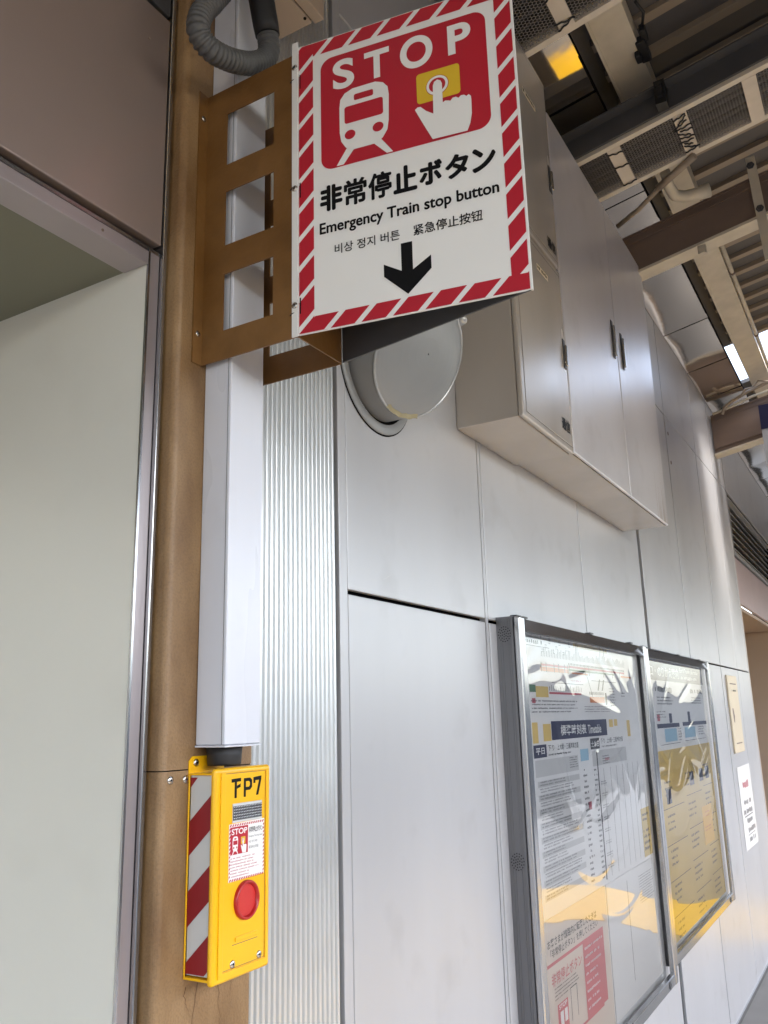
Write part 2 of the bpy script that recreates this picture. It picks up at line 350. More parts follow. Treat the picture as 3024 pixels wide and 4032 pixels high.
def beam_bits():
    b = MB(); b.box(-.684,-.634,5.13,5.163,2.775,2.83); b.lathe((-.66,5.128,2.79),(0,-1,0),[(0,.018),(.01,.016)],12)
    b.build('beam_clamp', 'cream', b1)
    t = thing('hanger_strap', 'flat brown strap with two round bolts hanging beside the brown beam', 'strap', (-.3,5.14,2.7))
    b = MB(); f = Frame((0,5.15,0),(1,0,0),(0,0,1)); b.prism(f, [(-.318,2.62),(-.262,2.62),(-.292,3.33),(-.346,3.33)], 0, .012); b.build('strap', 'cream', t)
    for x, z in ((-.322,3.27),(-.304,2.965)):
        b = MB(); b.lathe((x,5.138,z),(0,-1,0),[(0,.024),(.006,.024),(.007,.014),(.016,.014)],6, 0, False); b.build('bolt', 'greysteel', t)
    for pth, r, nm, lab in (([(-1.2,9.3,3.10),(-1.17,9.28,3.17),(-1.1,9.27,3.21),(-.92,9.27,3.29),(-.7,9.27,3.35),(.3,9.27,3.55)], .018, 'tan', 'tan pipe bending up and over the far canopy beam'),
                   ([(-1.3,9.32,3.13),(-1.1,9.3,3.17),(-.9,9.3,3.235),(-.6,9.3,3.29),(.3,9.3,3.46)], .014, 'grey','grey pipe lying along the top of the far canopy beam'),
                   ([(-1.0,9.22,3.22),(-.93,9.2,3.30),(-.86,9.2,3.30),(-.80,9.2,3.36),(-.70,9.22,3.34)], .010, 'wire','thin looped wire above the far canopy beam')):
        b = MB(); b.tube(pth, r, 10); tag(b.build('roof_pipe', 'pipe' if nm!='grey' else 'cream'), lab, 'pipe', 'pipes on the far beam')
beam_bits()
def channel0():
    t = thing('grey_channel', 'dark grey steel channel alongside the mesh cable tray', 'channel', (-1.3,4.1,2.95))
    b = MB(); b.sbox(-1.33,1.3,4.125,4.14,2.97,3.09); b.sbox(-1.33,1.3,4.06,4.14,3.09,3.10); b.build('web','greysteel',t)
    b = MB(); b.box(-.655,-.60,4.05,4.12,3.10,3.24); b.box(-.64,-.615,4.03,4.05,3.13,3.20); b.lathe((-.628,4.06,3.2),(0,-1,0),[(0,.014),(.035,.014)],8,0,False); b.build('clamp','rubber',t)
    t2 = thing('cable_junction', 'black cable clamp fixed to the side of the pale roof channel', 'clamp', (-.66,3.95,3.4))
    b = MB(); b.box(-.70,-.65,3.92,4.08,3.395,3.44); b.box(-.665,-.635,3.86,3.95,3.41,3.455); b.box(-.72,-.69,3.98,4.04,3.37,3.42); b.build('body','rubber',t2, bevel=.006)
    b = MB(); b.tube([(-.65,3.88,3.44),(-.62,3.80,3.46),(-.64,3.72,3.47)], .008, 8); b.build('cable','cable',t2)
channel0()
def tray(y0, y1, h, rungs, label):
    t = thing('cable_tray', label, 'cable tray', (-1.2,y0,h), 'mesh cable trays under the canopy')
    for y in (y0, y1):
        b = MB(); b.sbox(-1.33, 2.0, y-.018, y+.018, h, h+.012); b.sbox(-1.33,1.3, y-.018, y-.012, h+.012, h+.08); b.build('side_rail', 'rail', t)
    for x in rungs:
        b = MB(); b.sbox(x-.035, x+.035, y0+.0185, y1-.0185, h-.002, h+.008); b.build('rung', 'rail', t)
    xs = [-1.32] + [r for r in rungs] + [1.27]
    for i in range(len(xs)-1):
        b = MB(); x0, x1 = xs[i]+.036, xs[i+1]-.036
        b.poly([(x0,y0+.02,h+.012+TT*(x0-XW)),(x1,y0+.02,h+.012+TT*(x1-XW)),(x1,y1-.02,h+.012+TT*(x1-XW)),(x0,y1-.02,h+.012+TT*(x0-XW))])
        b.build('mesh_panel', 'mesh', t)
    for k in range(5):
        y = y0+.07+k*(y1-y0-.14)/4; b = MB(); b.tube([(-1.3,y,h+.05),(-.5,y+.02,h+.05+TT*.84),(.5,y-.02,h+.05+TT*1.84),(1.25,y,h+.05+TT*2.59)], .02 if k%2 else .028, 8)
        b.build('cable', 'cable', t)
    b = MB(); b.sbox(-1.33,1.3,y0-.01,y1+.01,h+.082,h+.09); b.build('cover','rubber',t)  # dark sheet added above the mesh so its holes look shaded inside
    return t
def tie(t, x, y, h, w, a=0., lift=.004):
    z = h + TT*(x-XW) - lift; b = MB(); n = 9
    b.tube([(x + w*math.cos(a)*(i/(n-1)-.5) , y + w*math.sin(a)*(i/(n-1)-.5) + .004*math.sin(i*1.7), z - .006*math.sin(math.pi*i/(n-1)) + TT*w*math.cos(a)*(i/(n-1)-.5)) for i in range(n)], .0045, 6)
    b.build('cable_tie', 'cable', t)
tB = tray(4.165, 4.565, 2.95, [-.925,-.565,-.212,.14,.5,.85,1.2], 'long mesh cable tray with many black ties in front of the brown beam')
tA = tray(2.86, 3.255, 2.95, [-.86,-.50,-.14,.2,.55,.9], 'mesh cable tray nearest the viewer, at the top right behind the stop sign')
rg = random.Random(3)
for k in range(11):
    tie(tB, -.565+rg.uniform(-.012,.012), 4.20+k*.031, 2.95, rg.uniform(.05,.085), rg.uniform(-.9,.9))
for y, a in ((4.22,.3),(4.35,.2),(4.53,0.)): tie(tB, -.925, y, 2.95, .08, a)
for y, a in ((3.0,.4),(3.02,-.5),(3.19,.2),(3.21,-.4)): tie(tA, -.86, y, 2.95, .09, a)
def sealing():
    # polished ceiling panels between wall and purlin
    ys = [-3.4,-2.3,-1.2,-.1,1.0,1.3,3.0,4.03,5.1,6.17,7.25,8.25,9.1,10.05,11.12,12.15,13.0,14.1,15.2,16.3]
    t = thing('ceiling_strip', 'row of polished metal ceiling panels along the top of the wall', 'ceiling', (-1.1,4,3.24))
    rg = random.Random(5)
    for i in range(len(ys)-1):
        b = MB(); y0, y1 = ys[i]+.007, ys[i+1]-.007; nx, ny = 8, 16
        a = rg.uniform(-.008,.008); c = rg.uniform(-.006,.006); p = rg.uniform(0,6)
        vs = []
        for j in range(ny+1):
            for k in range(nx+1):
                x = XW + .004 + (.385)*k/nx; y = y0 + (y1-y0)*j/ny; u, v = k/nx, j/ny
                edge = min(u,1-u,v,1-v)
                z = 3.235 + TT*(x-XW) + a*(u-.5)*.5 + c*(v-.5) - .004*math.sin(math.pi*u)*math.sin(math.pi*v) + .0012*math.sin(5*u+p)*math.sin(4*v+p)
                vs.append((x,y,z))
        b.add(vs, [[j*(nx+1)+k,(j+1)*(nx+1)+k,(j+1)*(nx+1)+k+1,j*(nx+1)+k+1] for j in range(ny) for k in range(nx)], 0, True)
        b.build('ceiling_panel', 'mirror', t)
    b = MB(); b.sbox(XW, -.955, -3.4, 16.3, 3.25, 3.26); b.sbox(-.955,-.948,-3.4,16.3,3.235,3.26); b.build('backing', 'dark', t)
    b = MB(); b.tube([(-1.1,4.88,2.98),(-.94,4.80,3.004),(-.74,4.65,3.04),(-.60,4.575,3.06)], lambda i: .015, 10)
    b.tube([(-.80,4.69,3.03),(-.56,4.56,3.075)], .022, 10)
    tag(b.build('flexible_conduit', 'pipe'), 'tan flexible conduit slanting from the cabinet top to the mesh tray', 'conduit')
    b = MB(); P = [(-.745,4.66,3.10),(-.755,4.80,3.09),(-.745,4.90,3.085),(-.70,4.96,3.09),(-.63,5.0,3.105),(-.56,5.02,3.12)]
    b.tube(P, lambda i: [.028,.032,.035,.036,.04,.046][i], 14)
    tag(b.build('elbow_pipe', 'cream'), 'short pale elbow pipe between the mesh tray and the brown beam', 'pipe')
sealing()
def hanging_sign():
    t = thing('hanging_sign', 'hanging platform sign with a navy upper half at the right edge', 'sign', (-.4,9.2,2.44))
    b = MB(); b.box(-.832,.5,9.19,9.25,2.83,3.09); b.build('navy_band','navy',t)
    b = MB(); b.box(-.828,.5,9.195,9.245,2.44,2.829); b.build('lower_panel','grey_sign',t)
    b = MB(); b.box(-.6,-.57,9.21,9.23,3.09,3.45); b.build('hanger','cream',t); b = MB(); b.box(.2,.23,9.21,9.23,3.09,3.6); b.build('hanger','cream',t)
hanging_sign()
# ------------------------------------------------------------------ panelled wall
def panel(t, y0, y1, z0, z1, rg, m='alu', x=XW, th=.02):
    b = MB(); ty = rg.uniform(-.0022,.0022); tz = rg.uniform(-.0012,.0012); yc, zc = (y0+y1)/2, (z0+z1)/2
    f = lambda y, z: x + ty*(y-yc) + tz*(z-zc)
    vs = [(x-th,y,z) for y in (y0,y1) for z in (z0,z1)] + [(f(y,z),y,z) for y in (y0,y1) for z in (z0,z1)]
    b.add(vs, [(0,1,3,2),(4,6,7,5),(0,4,5,1),(2,3,7,6),(0,2,6,4),(1,5,7,3)])
    return b.build('wall_panel', m, t, bevel=.003, seg=2)
def wall():
    rg = random.Random(11)
    t = thing('panelled_wall', 'long silver metal panelled station wall running to the right', 'wall', (XW,6,FL))
    b = MB(); b.box(-1.7,-1.366, 1.262, 9.88,FL, 3.45); b.box(-1.7,-1.366, 9.88, 30, 2.36, 3.45); b.box(-1.7,-1.366,13.6,30,FL,2.36); b.build('wall_core','dark',t)
    cols = [(2.073,3.046),(3.085,4.331),(4.342,5.585),(5.665,6.897),(6.913,8.19),(8.208,9.135),(9.148,9.855)]
    for i, (a, c) in enumerate(cols):
        for z0, z1 in ((FL,.362),(.376,2.393),(2.403,3.24)): 
            if i >= 3 and z0 == FL: z1 = .397
            if i >= 3 and z0 == .376: z0 = .409
            panel(t, a, c, z0, z1, rg)
    for a, c in ((9.905,11.03),(11.045,12.2),(12.215,13.4),(13.415,14.6),(14.615,15.8),(15.815,17),(17.015,18.2)): panel(t, a, c, 2.403, 3.24, rg)
    b = MB(); b.box(-1.37,-1.3412,3.0545,3.0775,FL,3.24); b.build('cover_strip','alu',t); b = MB(); b.box(-1.37,-1.339,2.026,2.068,FL,3.24); b.build('cover_strip','alu',t, bevel=.002)
    b = MB(); b.box(-1.37,-1.338,9.865,9.893,FL,3.24); b.build('corner_strip','alu',t, bevel=.003)
    b = MB(); b.box(-1.36,-1.325,2.04,9.9,FL,FL+.03); b.build('skirting','frame',t,bevel=.003)
    for z in (2.254, 2.003):
        b = MB(); b.lathe((XW+.001,6.985,z),(1,0,0),[(-.002,.018),(.004,.014)],10); b.build('rivet','beamweb',t)
    rq = random.Random(21)
    for y, z, L, a in ((2.30,.44,.05,.4),(2.62,-.9,.09,1.2),(2.35,-1.35,.05,1.5),(3.6,.9,.10,.3),(4.0,.62,.05,2.2),(4.9,.75,.09,.9),(2.8,1.0,.06,.2),(6.2,1.5,.10,.6),(7.4,1.1,.12,1.1)):
        b = MB(); f = FX(XW+.0009); n = 9
        up = [(y+L*(i/n-.5)*math.cos(a)-q*math.sin(a)*.05*L, z+L*(i/n-.5)*math.sin(a)+q*math.cos(a)*.05*L) for i, q in [(i, rq.uniform(.1,1)) for i in range(n+1)]]
        lo = [(y+L*(i/n-.5)*math.cos(a), z+L*(i/n-.5)*math.sin(a)) for i in range(n,-1,-1)]
        b.flat(f, lo+up); b.build('scuff_mark','midgrey',t,fix=True)
    # lift lobby opening at the far end
    o = thing('lobby_entrance', 'pinkish lintel over a tan recess at the far right', 'entrance', (XW,11.5,FL))
    b = MB(); b.box(-1.38,-1.345,9.90,13.6,1.145,1.66); b.build('lintel','pink',o,bevel=.004)
    b = MB(); b.box(-1.38,-1.348,9.90,13.6,1.668,1.70); b.build('lintel_trim','frame',o)
    b = MB(); b.box(-2.6,-1.36,13.3,13.5,FL,1.14); b.box(-2.7,-2.6,9.7,13.5,FL,1.14); b.box(-2.6,-1.385,9.7,13.3,1.1,1.14); b.build('recess','tanwall',o)
    b = MB(); b.box(-1.40,-1.338,9.894,9.935,FL,1.14); b.build('jamb','beige',o)
    l = thing('louvre_vent', 'black slatted louvre vent above the pinkish lintel', 'vent', (XW,11.6,1.7))
    b = MB(); b.box(-1.5,-1.42,9.93,13.5,1.70,2.40); b.build('vent_back','dark',l)
    b = MB(); b.box(-1.40,-1.335,9.93,13.5,2.325,2.345); b.box(-1.40,-1.335,9.93,13.5,1.705,1.73); b.box(-1.40,-1.335,9.93,9.945,1.73,2.325); b.build('vent_frame','louvre',l)
    for k in range(7):
        z = 1.76 + k*.082; b = MB(); b.add([(-1.41,9.95,z+.05),(-1.345,9.95,z),(-1.345,13.4,z),(-1.41,13.4,z+.05),(-1.41,9.95,z+.062),(-1.345,9.95,z+.016),(-1.345,13.4,z+.016),(-1.41,13.4,z+.062)],
            [(0,1,2,3),(7,6,5,4),(0,4,5,1),(1,5,6,2),(2,6,7,3),(3,7,4,0)]); b.build('slat','louvre',l)
wall()
def corrugated():
    b = MB(); y0, y1, p = 1.50, 2.016, .0205; n = int((y1-y0)/p); prof = []
    for i in range(n):
        for q, d in ((0,0),(.12,.0),(.24,.0062),(.34,.0072),(.62,.0072),(.72,.0062),(.84,0)):
            prof.append((y0+(i+q)*p, XW-.008+d))
    prof.append((y0+n*p, XW-.008))
    vs = [(x,y,z) for y, x in prof for z in (FL,3.3)]
    b.add(vs, [[2*i,2*i+2,2*i+3,2*i+1] for i in range(len(prof)-1)])
    tag(b.build('corrugated_panel','corr'), 'narrow bright corrugated metal strip between the brown column and the flat panels', 'wall panel')
corrugated()
# ------------------------------------------------------------------ recess on the left
def recess():
    t = thing('recessed_doorway', 'wall recess on the left with a cream side panel and an olive soffit', 'doorway', (-1.32,1.2,FL))
    b = MB(); b.box(-2.6,-1.3275,1.2345,1.26,FL,1.03); b.build('side_panel','creamwall',t)
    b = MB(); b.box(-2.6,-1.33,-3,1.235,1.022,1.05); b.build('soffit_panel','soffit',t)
    b = MB(); b.box(-2.7,-2.6,-3,1.26,FL,1.05); b.build('back_panel','creamwall',t)
    b = MB(); b.box(-1.327,-1.3215,1.2325,1.238,FL,1.058); b.build('jamb_edge','frame',t)
    b = MB(); b.box(-1.40,-1.325,1.2605,1.268,FL,1.058); b.box(-1.3272,-1.325,1.2382,1.2605,FL,1.058); b.build('jamb_face','jamb',t)
    b = MB(); b.box(-1.42,-1.314,1.270,1.281,FL,3.3); b.build('edge_channel','frame',t,bevel=.002)
    b = MB(); b.box(-1.40,-1.322,-3,1.233,1.018,1.051); b.build('header_strip','jamb',t,bevel=.002)
    b = MB(); b.box(-1.40,-1.323,-3,1.268,1.0525,1.061); b.build('drip_strip','frame',t)
    b = MB(); b.box(-1.40,-1.345,-3,1.268,1.061,1.079); b.build('shadow_gap','dark',t)
    b = MB(); b.box(-1.36,-1.318,-3,1.266,1.079,1.70); b.build('fascia_panel','fascia',t,bevel=.003)
    b = MB(); b.box(-1.36,-1.319,-3,1.266,1.715,3.3); b.build('upper_panel','greysteel',t,bevel=.003)
    b = MB(); b.box(-1.7,-1.362,-3,1.268,1.0795,3.45); b.build('wall_core','dark',t)
    for y, z in ((1.20,1.60),(1.1,1.02)):
        b = MB(); b.lathe((-1.3185 if z>1.1 else -1.3225,y,z if z>1.1 else 1.034),(1,0,0),[(-.001,.004),(.002,.003)],10); b.build('screw','beamweb',t)
recess()
# ------------------------------------------------------------------ brown column
def rounded(y0, y1, x0, x1, r, n=6):
    P = [(x0, y0)] + [(x1-r+r*math.cos(math.radians(a)), y0+r+r*math.sin(math.radians(a))) for a in [-90+90*i/n for i in range(n+1)]]
    P += [(x1-r+r*math.cos(math.radians(a)), y1-r+r*math.sin(math.radians(a))) for a in [90*i/n for i in range(n+1)]]
    return P + [(x0, y1)]
def column():
    t = thing('brown_column', 'weathered ochre brown steel column standing beside the corrugated strip', 'column', (-1.32,1.43,FL))
    P = rounded(1.288, 1.576, -1.52, -1.28, .016)
    def ext(z0, z1, grow=0.):
        b = MB(); n = len(P); vs = [(x+grow,y,z) for z in (z0,z1) for x, y in P]
        b.add(vs, [list(range(n)), list(range(2*n-1,n-1,-1))] + [[i,n+i,n+(i+1)%n,(i+1)%n] for i in range(n)], 0)
        return b
    b = ext(-.086, 3.35); o = b.build('upper_casing','brown',t,fix=True)
    b = ext(FL, -.0885, .0008); b.build('lower_casing','brown',t,fix=True)
    b = ext(-.0884,-.0861,-.003); b.build('joint_line','dark',t,fix=True)
    screw(t, (-1.2792,1.312,-.105), (1,0,0), .0085); screw(t, (-1.2792,1.356,-.106), (1,0,0), .0085)
    # thin cracks and rust runs below the button box
    b = MB(); rg = random.Random(4); f = FX(-1.2788)
    for y0, L in ((1.405,.16),(1.462,.10),(1.372,.05),(1.515,.045)):
        y, z = y0, -.495
        for k in range(14):
            y2, z2 = y + rg.uniform(-.004,.004), z - L/14; wd = .0011*(1-k/16)
            b.flat(f, [(y2-wd,z2),(y2+wd,z2),(y+wd,z),(y-wd,z)], 0); y, z = y2, z2
    b.build('rust_run','rust',t)
column()
def ducts():
    t = thing('cable_duct', 'tall lilac white square cable duct running down the brown column', 'duct', (-1.24,1.44,-.042))
    b = MB(); b.box(-1.2795,-1.199,1.381,1.496,-.040,2.03); b.build('cover','conduit',t,bevel=.0035,seg=3)
    b = MB(); b.box(-1.2082,-1.2074,1.3803,1.3815,-.039,2.02); b.build('lid_seam','greysteel',t)
    b = MB(); b.box(-1.279,-1.1965,1.379,1.498,-.0445,-.0405); b.build('end_cap','conduit',t,bevel=.001)
    b = MB(); b.lathe((-1.243,1.431,-.082),(0,0,1),[(0,.034),(.004,.0355),(.02,.0365),(.0365,.038)],28); tag(b.build('rubber_sleeve','rubber'), 'black rubber sleeve joining the white duct to the yellow button box', 'sleeve')
    t = thing('ceiling_box', 'beige steel box high above the hose at the top of the picture', 'box', (-1.26,1.45,2.026))
    b = MB(); b.box(-1.339,-1.219,1.15,1.735,2.026,2.5); b.build('body','beige',t,bevel=.003)
    b = MB(); b.box(-1.2145,-1.181,1.15,1.743,2.026,2.5); b.build('front_cover','beige',t,bevel=.003)
    b = MB(); b.box(-1.219,-1.2145,1.155,1.73,2.033,2.49); b.build('slot','dark',t)
    b = MB(); b.lathe((-1.226,1.708,2.0262),(0,0,-1),[(0,.005),(.004,.004)],10); b.build('screw','dark',t)
    P = [(-1.16,1.330,1.95),(-1.16,1.296,1.769),(-1.165,1.253,1.674),(-1.17,1.223,1.619),(-1.17,1.209,1.571),(-1.17,1.217,1.545),(-1.165,1.245,1.530),(-1.16,1.283,1.535),(-1.155,1.327,1.552),(-1.15,1.377,1.582),(-1.145,1.417,1.62),(-1.14,1.431,1.654),(-1.14,1.429,1.685),(-1.14,1.424,1.705)]
    V = [Vector(p) for p in P]; path = []
    for i in range(len(V)-1):
        p0, p1, p2, p3 = V[max(i-1,0)], V[i], V[i+1], V[min(i+2,len(V)-1)]
        for k in range(40):
            s = k/40; path.append(.5*((2*p1)+(p2-p0)*s+(2*p0-5*p1+4*p2-p3)*s*s+(3*p1-p0-3*p2+p3)*s**3))
    # even arc-length
    L = [0]
    for i in range(1,len(path)): L.append(L[-1]+(path[i]-path[i-1]).length)
    N = 560; ev = []; j = 0
    for k in range(N):
        d = L[-1]*k/(N-1)
        while j < len(L)-2 and L[j+1] < d: j += 1
        s = (d-L[j])/max(1e-9,L[j+1]-L[j]); ev.append(path[j].lerp(path[j+1], min(1,s)))
    turns = L[-1]/.0125
    b = MB(); b.tube(ev, lambda i: .0262 + .0019*math.tanh(2.2*math.sin(2*math.pi*turns*i/N)), 22)
    tag(b.build('flexible_hose','hose'), 'grey ribbed flexible hose looping above the sign bracket', 'hose')
    b = MB(); b.tube([(-1.14,1.426,1.698),(-1.14,1.418,1.725),(-1.14,1.410,1.75),(-1.142,1.402,1.79),(-1.15,1.395,1.86),(-1.17,1.39,2.03)], lambda i: [.031,.0325,.0325,.033,.033,.033][i], 24)
    tag(b.build('hose_coupling','rubber'), 'black rubber coupling at the end of the ribbed hose', 'coupling')
ducts()
# ------------------------------------------------------------------ sign bracket and sign
Z0, Z1 = .806, 1.529
def bracket():
    t = thing('sign_bracket', 'ochre brown steel bracket with square windows holding the stop sign', 'bracket', (-1.28,1.45,Z0))
    zs = [Z0,.877,1.0205,1.0945,1.2385,1.3115,1.4555,Z1]
    for y0, y1, fy0, fy1 in ((1.363,1.3665,1.334,1.363),(1.5345,1.538,1.538,1.567)):
        b = MB(); b.box(-1.276,-1.2135,y0,y1,Z0,Z1); b.box(-1.0685,-1.003,y0,y1,Z0,Z1)
        for k in range(0,8,2): b.box(-1.2135,-1.0685,y0,y1,zs[k],zs[k+1])
        b.build('side_plate','bracket',t)
        b = MB(); b.box(-1.2795,-1.276,min(fy0,y0),max(fy1,y1),Z0,Z1); b.build('flange','bracket',t)
    b = MB(); b.box(-1.003,-1.0,1.3665,1.5345,Z0,Z1); b.build('spine_plate','bracket',t)
    screw(t, (-1.2758,1.349,1.458), (1,0,0), .0075); screw(t, (-1.2758,1.350,.881), (1,0,0), .0075)
    for z in (1.455,1.17,.86):
        b = MB(); b.tube([(-1.02,1.3625,z),(-1.012,1.360,z+.002),(-1.003,1.3615,z+.003)], .0018, 6); b.build('wire','cable',t)
bracket()
SO, SD = Vector((-.997,1.363,.808)), (Vector((-.503,1.449,.808))-Vector((-.997,1.363,.808))).normalized()
SF = Frame(SO, SD, (0,0,1)); SW_, SH = .5014, .7345
def pictogram(b, f, d0):
    """train and pressing hand, in the sign's own coordinates; material slots: 0 white 1 red 2 yellow"""
    def rr(x0,y0,x1,y1,r,n=6):
        P = []
        for cx, cy, a in ((x1-r,y0+r,-90),(x1-r,y1-r,0),(x0+r,y1-r,90),(x0+r,y0+r,180)):
            P += [(cx+r*math.cos(math.radians(a+90*i/n)), cy+r*math.sin(math.radians(a+90*i/n))) for i in range(n+1)]
        return P
    el = lambda cx,cy,rx,ry,n=28: [(cx+rx*math.cos(2*math.pi*i/n), cy+ry*math.sin(2*math.pi*i/n)) for i in range(n)]
    d1, d2, d3, d4 = d0+.0006, d0+.0012, d0+.0018, d0+.0024
    b.flat(f, [(.1025,.47),(.106,.447),(.116,.430),(.128,.4195),(.192,.4195),(.205,.430),(.216,.447),(.2195,.47),(.2215,.535),(.219,.556),(.208,.570),(.19,.5775),(.135,.5775),(.116,.570),(.105,.556),(.1025,.535)], d1, 0)
    b.flat(f, rr(.115,.489,.2073,.533,.006), d2, 1); b.flat(f, rr(.1385,.544,.1848,.560,.004), d2, 1)
    b.flat(f, el(.1276,.4592,.0128,.0118), d2, 1); b.flat(f, el(.1943,.4592,.0128,.0118), d2, 1)
    b.flat(f, [(.0935,.388),(.111,.388),(.1355,.4195),(.1215,.4305)], d1, 0); b.flat(f, [(.2275,.388),(.213,.388),(.1840,.4195),(.1985,.4305)], d1, 0)
    b.flat(f, rr(.286,.486,.3835,.562,.008), d1, 2)
    b.flat(f, el(.3328,.5215,.0256,.025), d2-.0003, 1); b.flat(f, el(.3328,.5215,.0245,.0238), d2, 0); b.flat(f, el(.3328,.5215,.0185,.0178), d2+.0003, 1)
    hand = [(.3232,.522),(.326,.5305),(.3333,.5345),(.3405,.5305),(.3436,.522),(.3436,.4735),(.349,.4765),(.356,.4745),(.3605,.4725),(.366,.4785),(.373,.4785),(.3785,.474),(.384,.4785),(.391,.4775),(.396,.473),(.401,.476),(.4055,.470),(.406,.461),
            (.4055,.428),(.401,.405),(.394,.3885),(.3176,.3905),(.3005,.428),(.2805,.474),(.287,.479),(.2935,.478),(.306,.464),(.3215,.4525)]
    b.flat(f, hand, d3, 0)
def stop_sign():
    t = thing('stop_sign', 'red bordered white emergency stop sign with train and hand symbols', 'sign', (-.75,1.41,.808))
    b = MB(); b.prism(SF, [(0,0),(SW_,0),(SW_,SH),(0,SH)], -.004, 0); b.box(-1.0135,-.9975,1.3592,1.3628,.806,1.5565); b.build('front_panel','white',t)
    bf = Frame((-.503,1.453,.808), (Vector((-.997,1.538,.808))-Vector((-.503,1.453,.808))), (0,0,1))
    b = MB(); b.prism(bf, [(0,0),(SW_,0),(SW_,SH),(0,SH)], -.004, 0); b.build('back_panel','greysteel',t)
    b = MB(); b.prism(SF, [(SW_,0),(SW_+.004,0),(SW_+.004,SH),(SW_,SH)], -.006, .0005); b.build('edge_trim','white',t)
    fp = [o for o in t.children if o.name.startswith('front_panel')][0]
    # red border: parallelograms between white diagonal bars
    b = MB(); B = .0371; d = .0007
    def clip(poly, x0, y0, x1, y1):
        for ax, lim, sg in ((0,x0,1),(0,x1,-1),(1,y0,1),(1,y1,-1)):
            o = []
            for i in range(len(poly)):
                p, q = poly[i], poly[(i+1)%len(poly)]; a, c = sg*(p[ax]-lim), sg*(q[ax]-lim)
                if a >= 0: o.append(p)
                if a*c < 0: s = a/(a-c); o.append((p[0]+(q[0]-p[0])*s, p[1]+(q[1]-p[1])*s))
            poly = o
            if len(poly) < 3: return None
        return poly
    g = .0155
    def strip(x0,y0,x1,y1, k0, pitch, along, last=24, tail=0):
        for i in range(-12, last):
            s0 = k0 + i*pitch; s1 = s0 + pitch - g     # bars climb to the right at 45 degrees
            if tail and i == last-1: s1 += .3
            if along == 'v': P = [(x0-.2,s0-.2),(x1+.2,s0+(x1-x0)+.2),(x1+.2,s1+(x1-x0)+.2),(x0-.2,s1-.2)]
            else: P = [(s0-.2,y0-.2),(s1-.2,y0-.2),(s1+(y1-y0)+.2,y1+.2),(s0+(y1-y0)+.2,y1+.2)]
            c = clip(P, x0, y0, x1, y1)
            if c: b.flat(SF, c, d)
    strip(0.001, .002, B, .7325, .0105+g/2, .0722, 'v')
    strip(.4655, B, .5005, .7325, .0125+g/2, .0712, 'v')
    strip(B, .002, .5005, B, .0669+g/2, .0702, 'h', 6, 1)
    strip(B, .697, .465, .7325, .0480+g/2, .0702, 'h')
    b.build('border_stripes','red',fp)
    b = MB(); P = []
    x0,y0,x1,y1,r = .0565,.3855,.4455,.6785,.029
    for cx, cy, a in ((x1-r,y0+r,-90),(x1-r,y1-r,0),(x0+r,y1-r,90),(x0+r,y0+r,180)):
        P += [(cx+r*math.cos(math.radians(a+9*i)), cy+r*math.sin(math.radians(a+9*i))) for i in range(11)]
    b.flat(SF, P, .0007); b.build('red_field','red',fp)
    b = MB(); pictogram(b, SF, .0008); b.build('pictogram',['white','red','signyellow'],fp)
    b = MB(); d = .0015
    b.text(SF,'S',.0875,.5845,.0525,.079,d,0,.03); b.text(SF,'T',.165,.586,.060,.074,d,0,.03); b.text(SF,'O',.2505,.581,.0755,.083,d,0,.03); b.text(SF,'P',.3605,.587,.052,.0755,d,0,.03)
    b.build('stop_lettering','white',fp)
    b = MB(); d = .0008
    s = '非常停止ボタン'; wch = (.4525-.0505)/7
    for i, c in enumerate(s):
        pad = .0035 if i < 4 else .006
        b.text(SF, c, .0505+i*wch+pad*.6, .2815+(.003 if c in 'ボタン' else 0), wch-pad, .0645-(.008 if c in 'ボタン' else 0), d, 0, 0, 0, .0018 if c in '常停' else .0026)
    b.text(SF,'Emergency Train stop button',.051,.2195,.4015,.036,d,0,0,0,.0009)
    b.text(SF,'비상 정지 버튼',.0864,.173,.1496,.0235,d,0,0,0,.0002); b.text(SF,'紧急停止按钮',.2662,.1735,.1488,.025,d,0,0,0,.0003)
    b.flat(SF,[(.2375,.1625),(.2375,.0995),(.1982,.1225),(.1982,.094),(.2502,.044),(.3024,.0915),(.3024,.122),(.2625,.0975),(.2625,.1625)],d)
    b.build('lettering','black',fp)
    for z in (1.488,1.167,.879):
        screw(t, (-1.0055,1.359,z), (0,-1,0), .0075)
    for tt in (.638,.352,.068): MB().rect(SF, .0025, tt-.019, .0055, tt+.019, .0012).build('slot','black',t)
stop_sign()
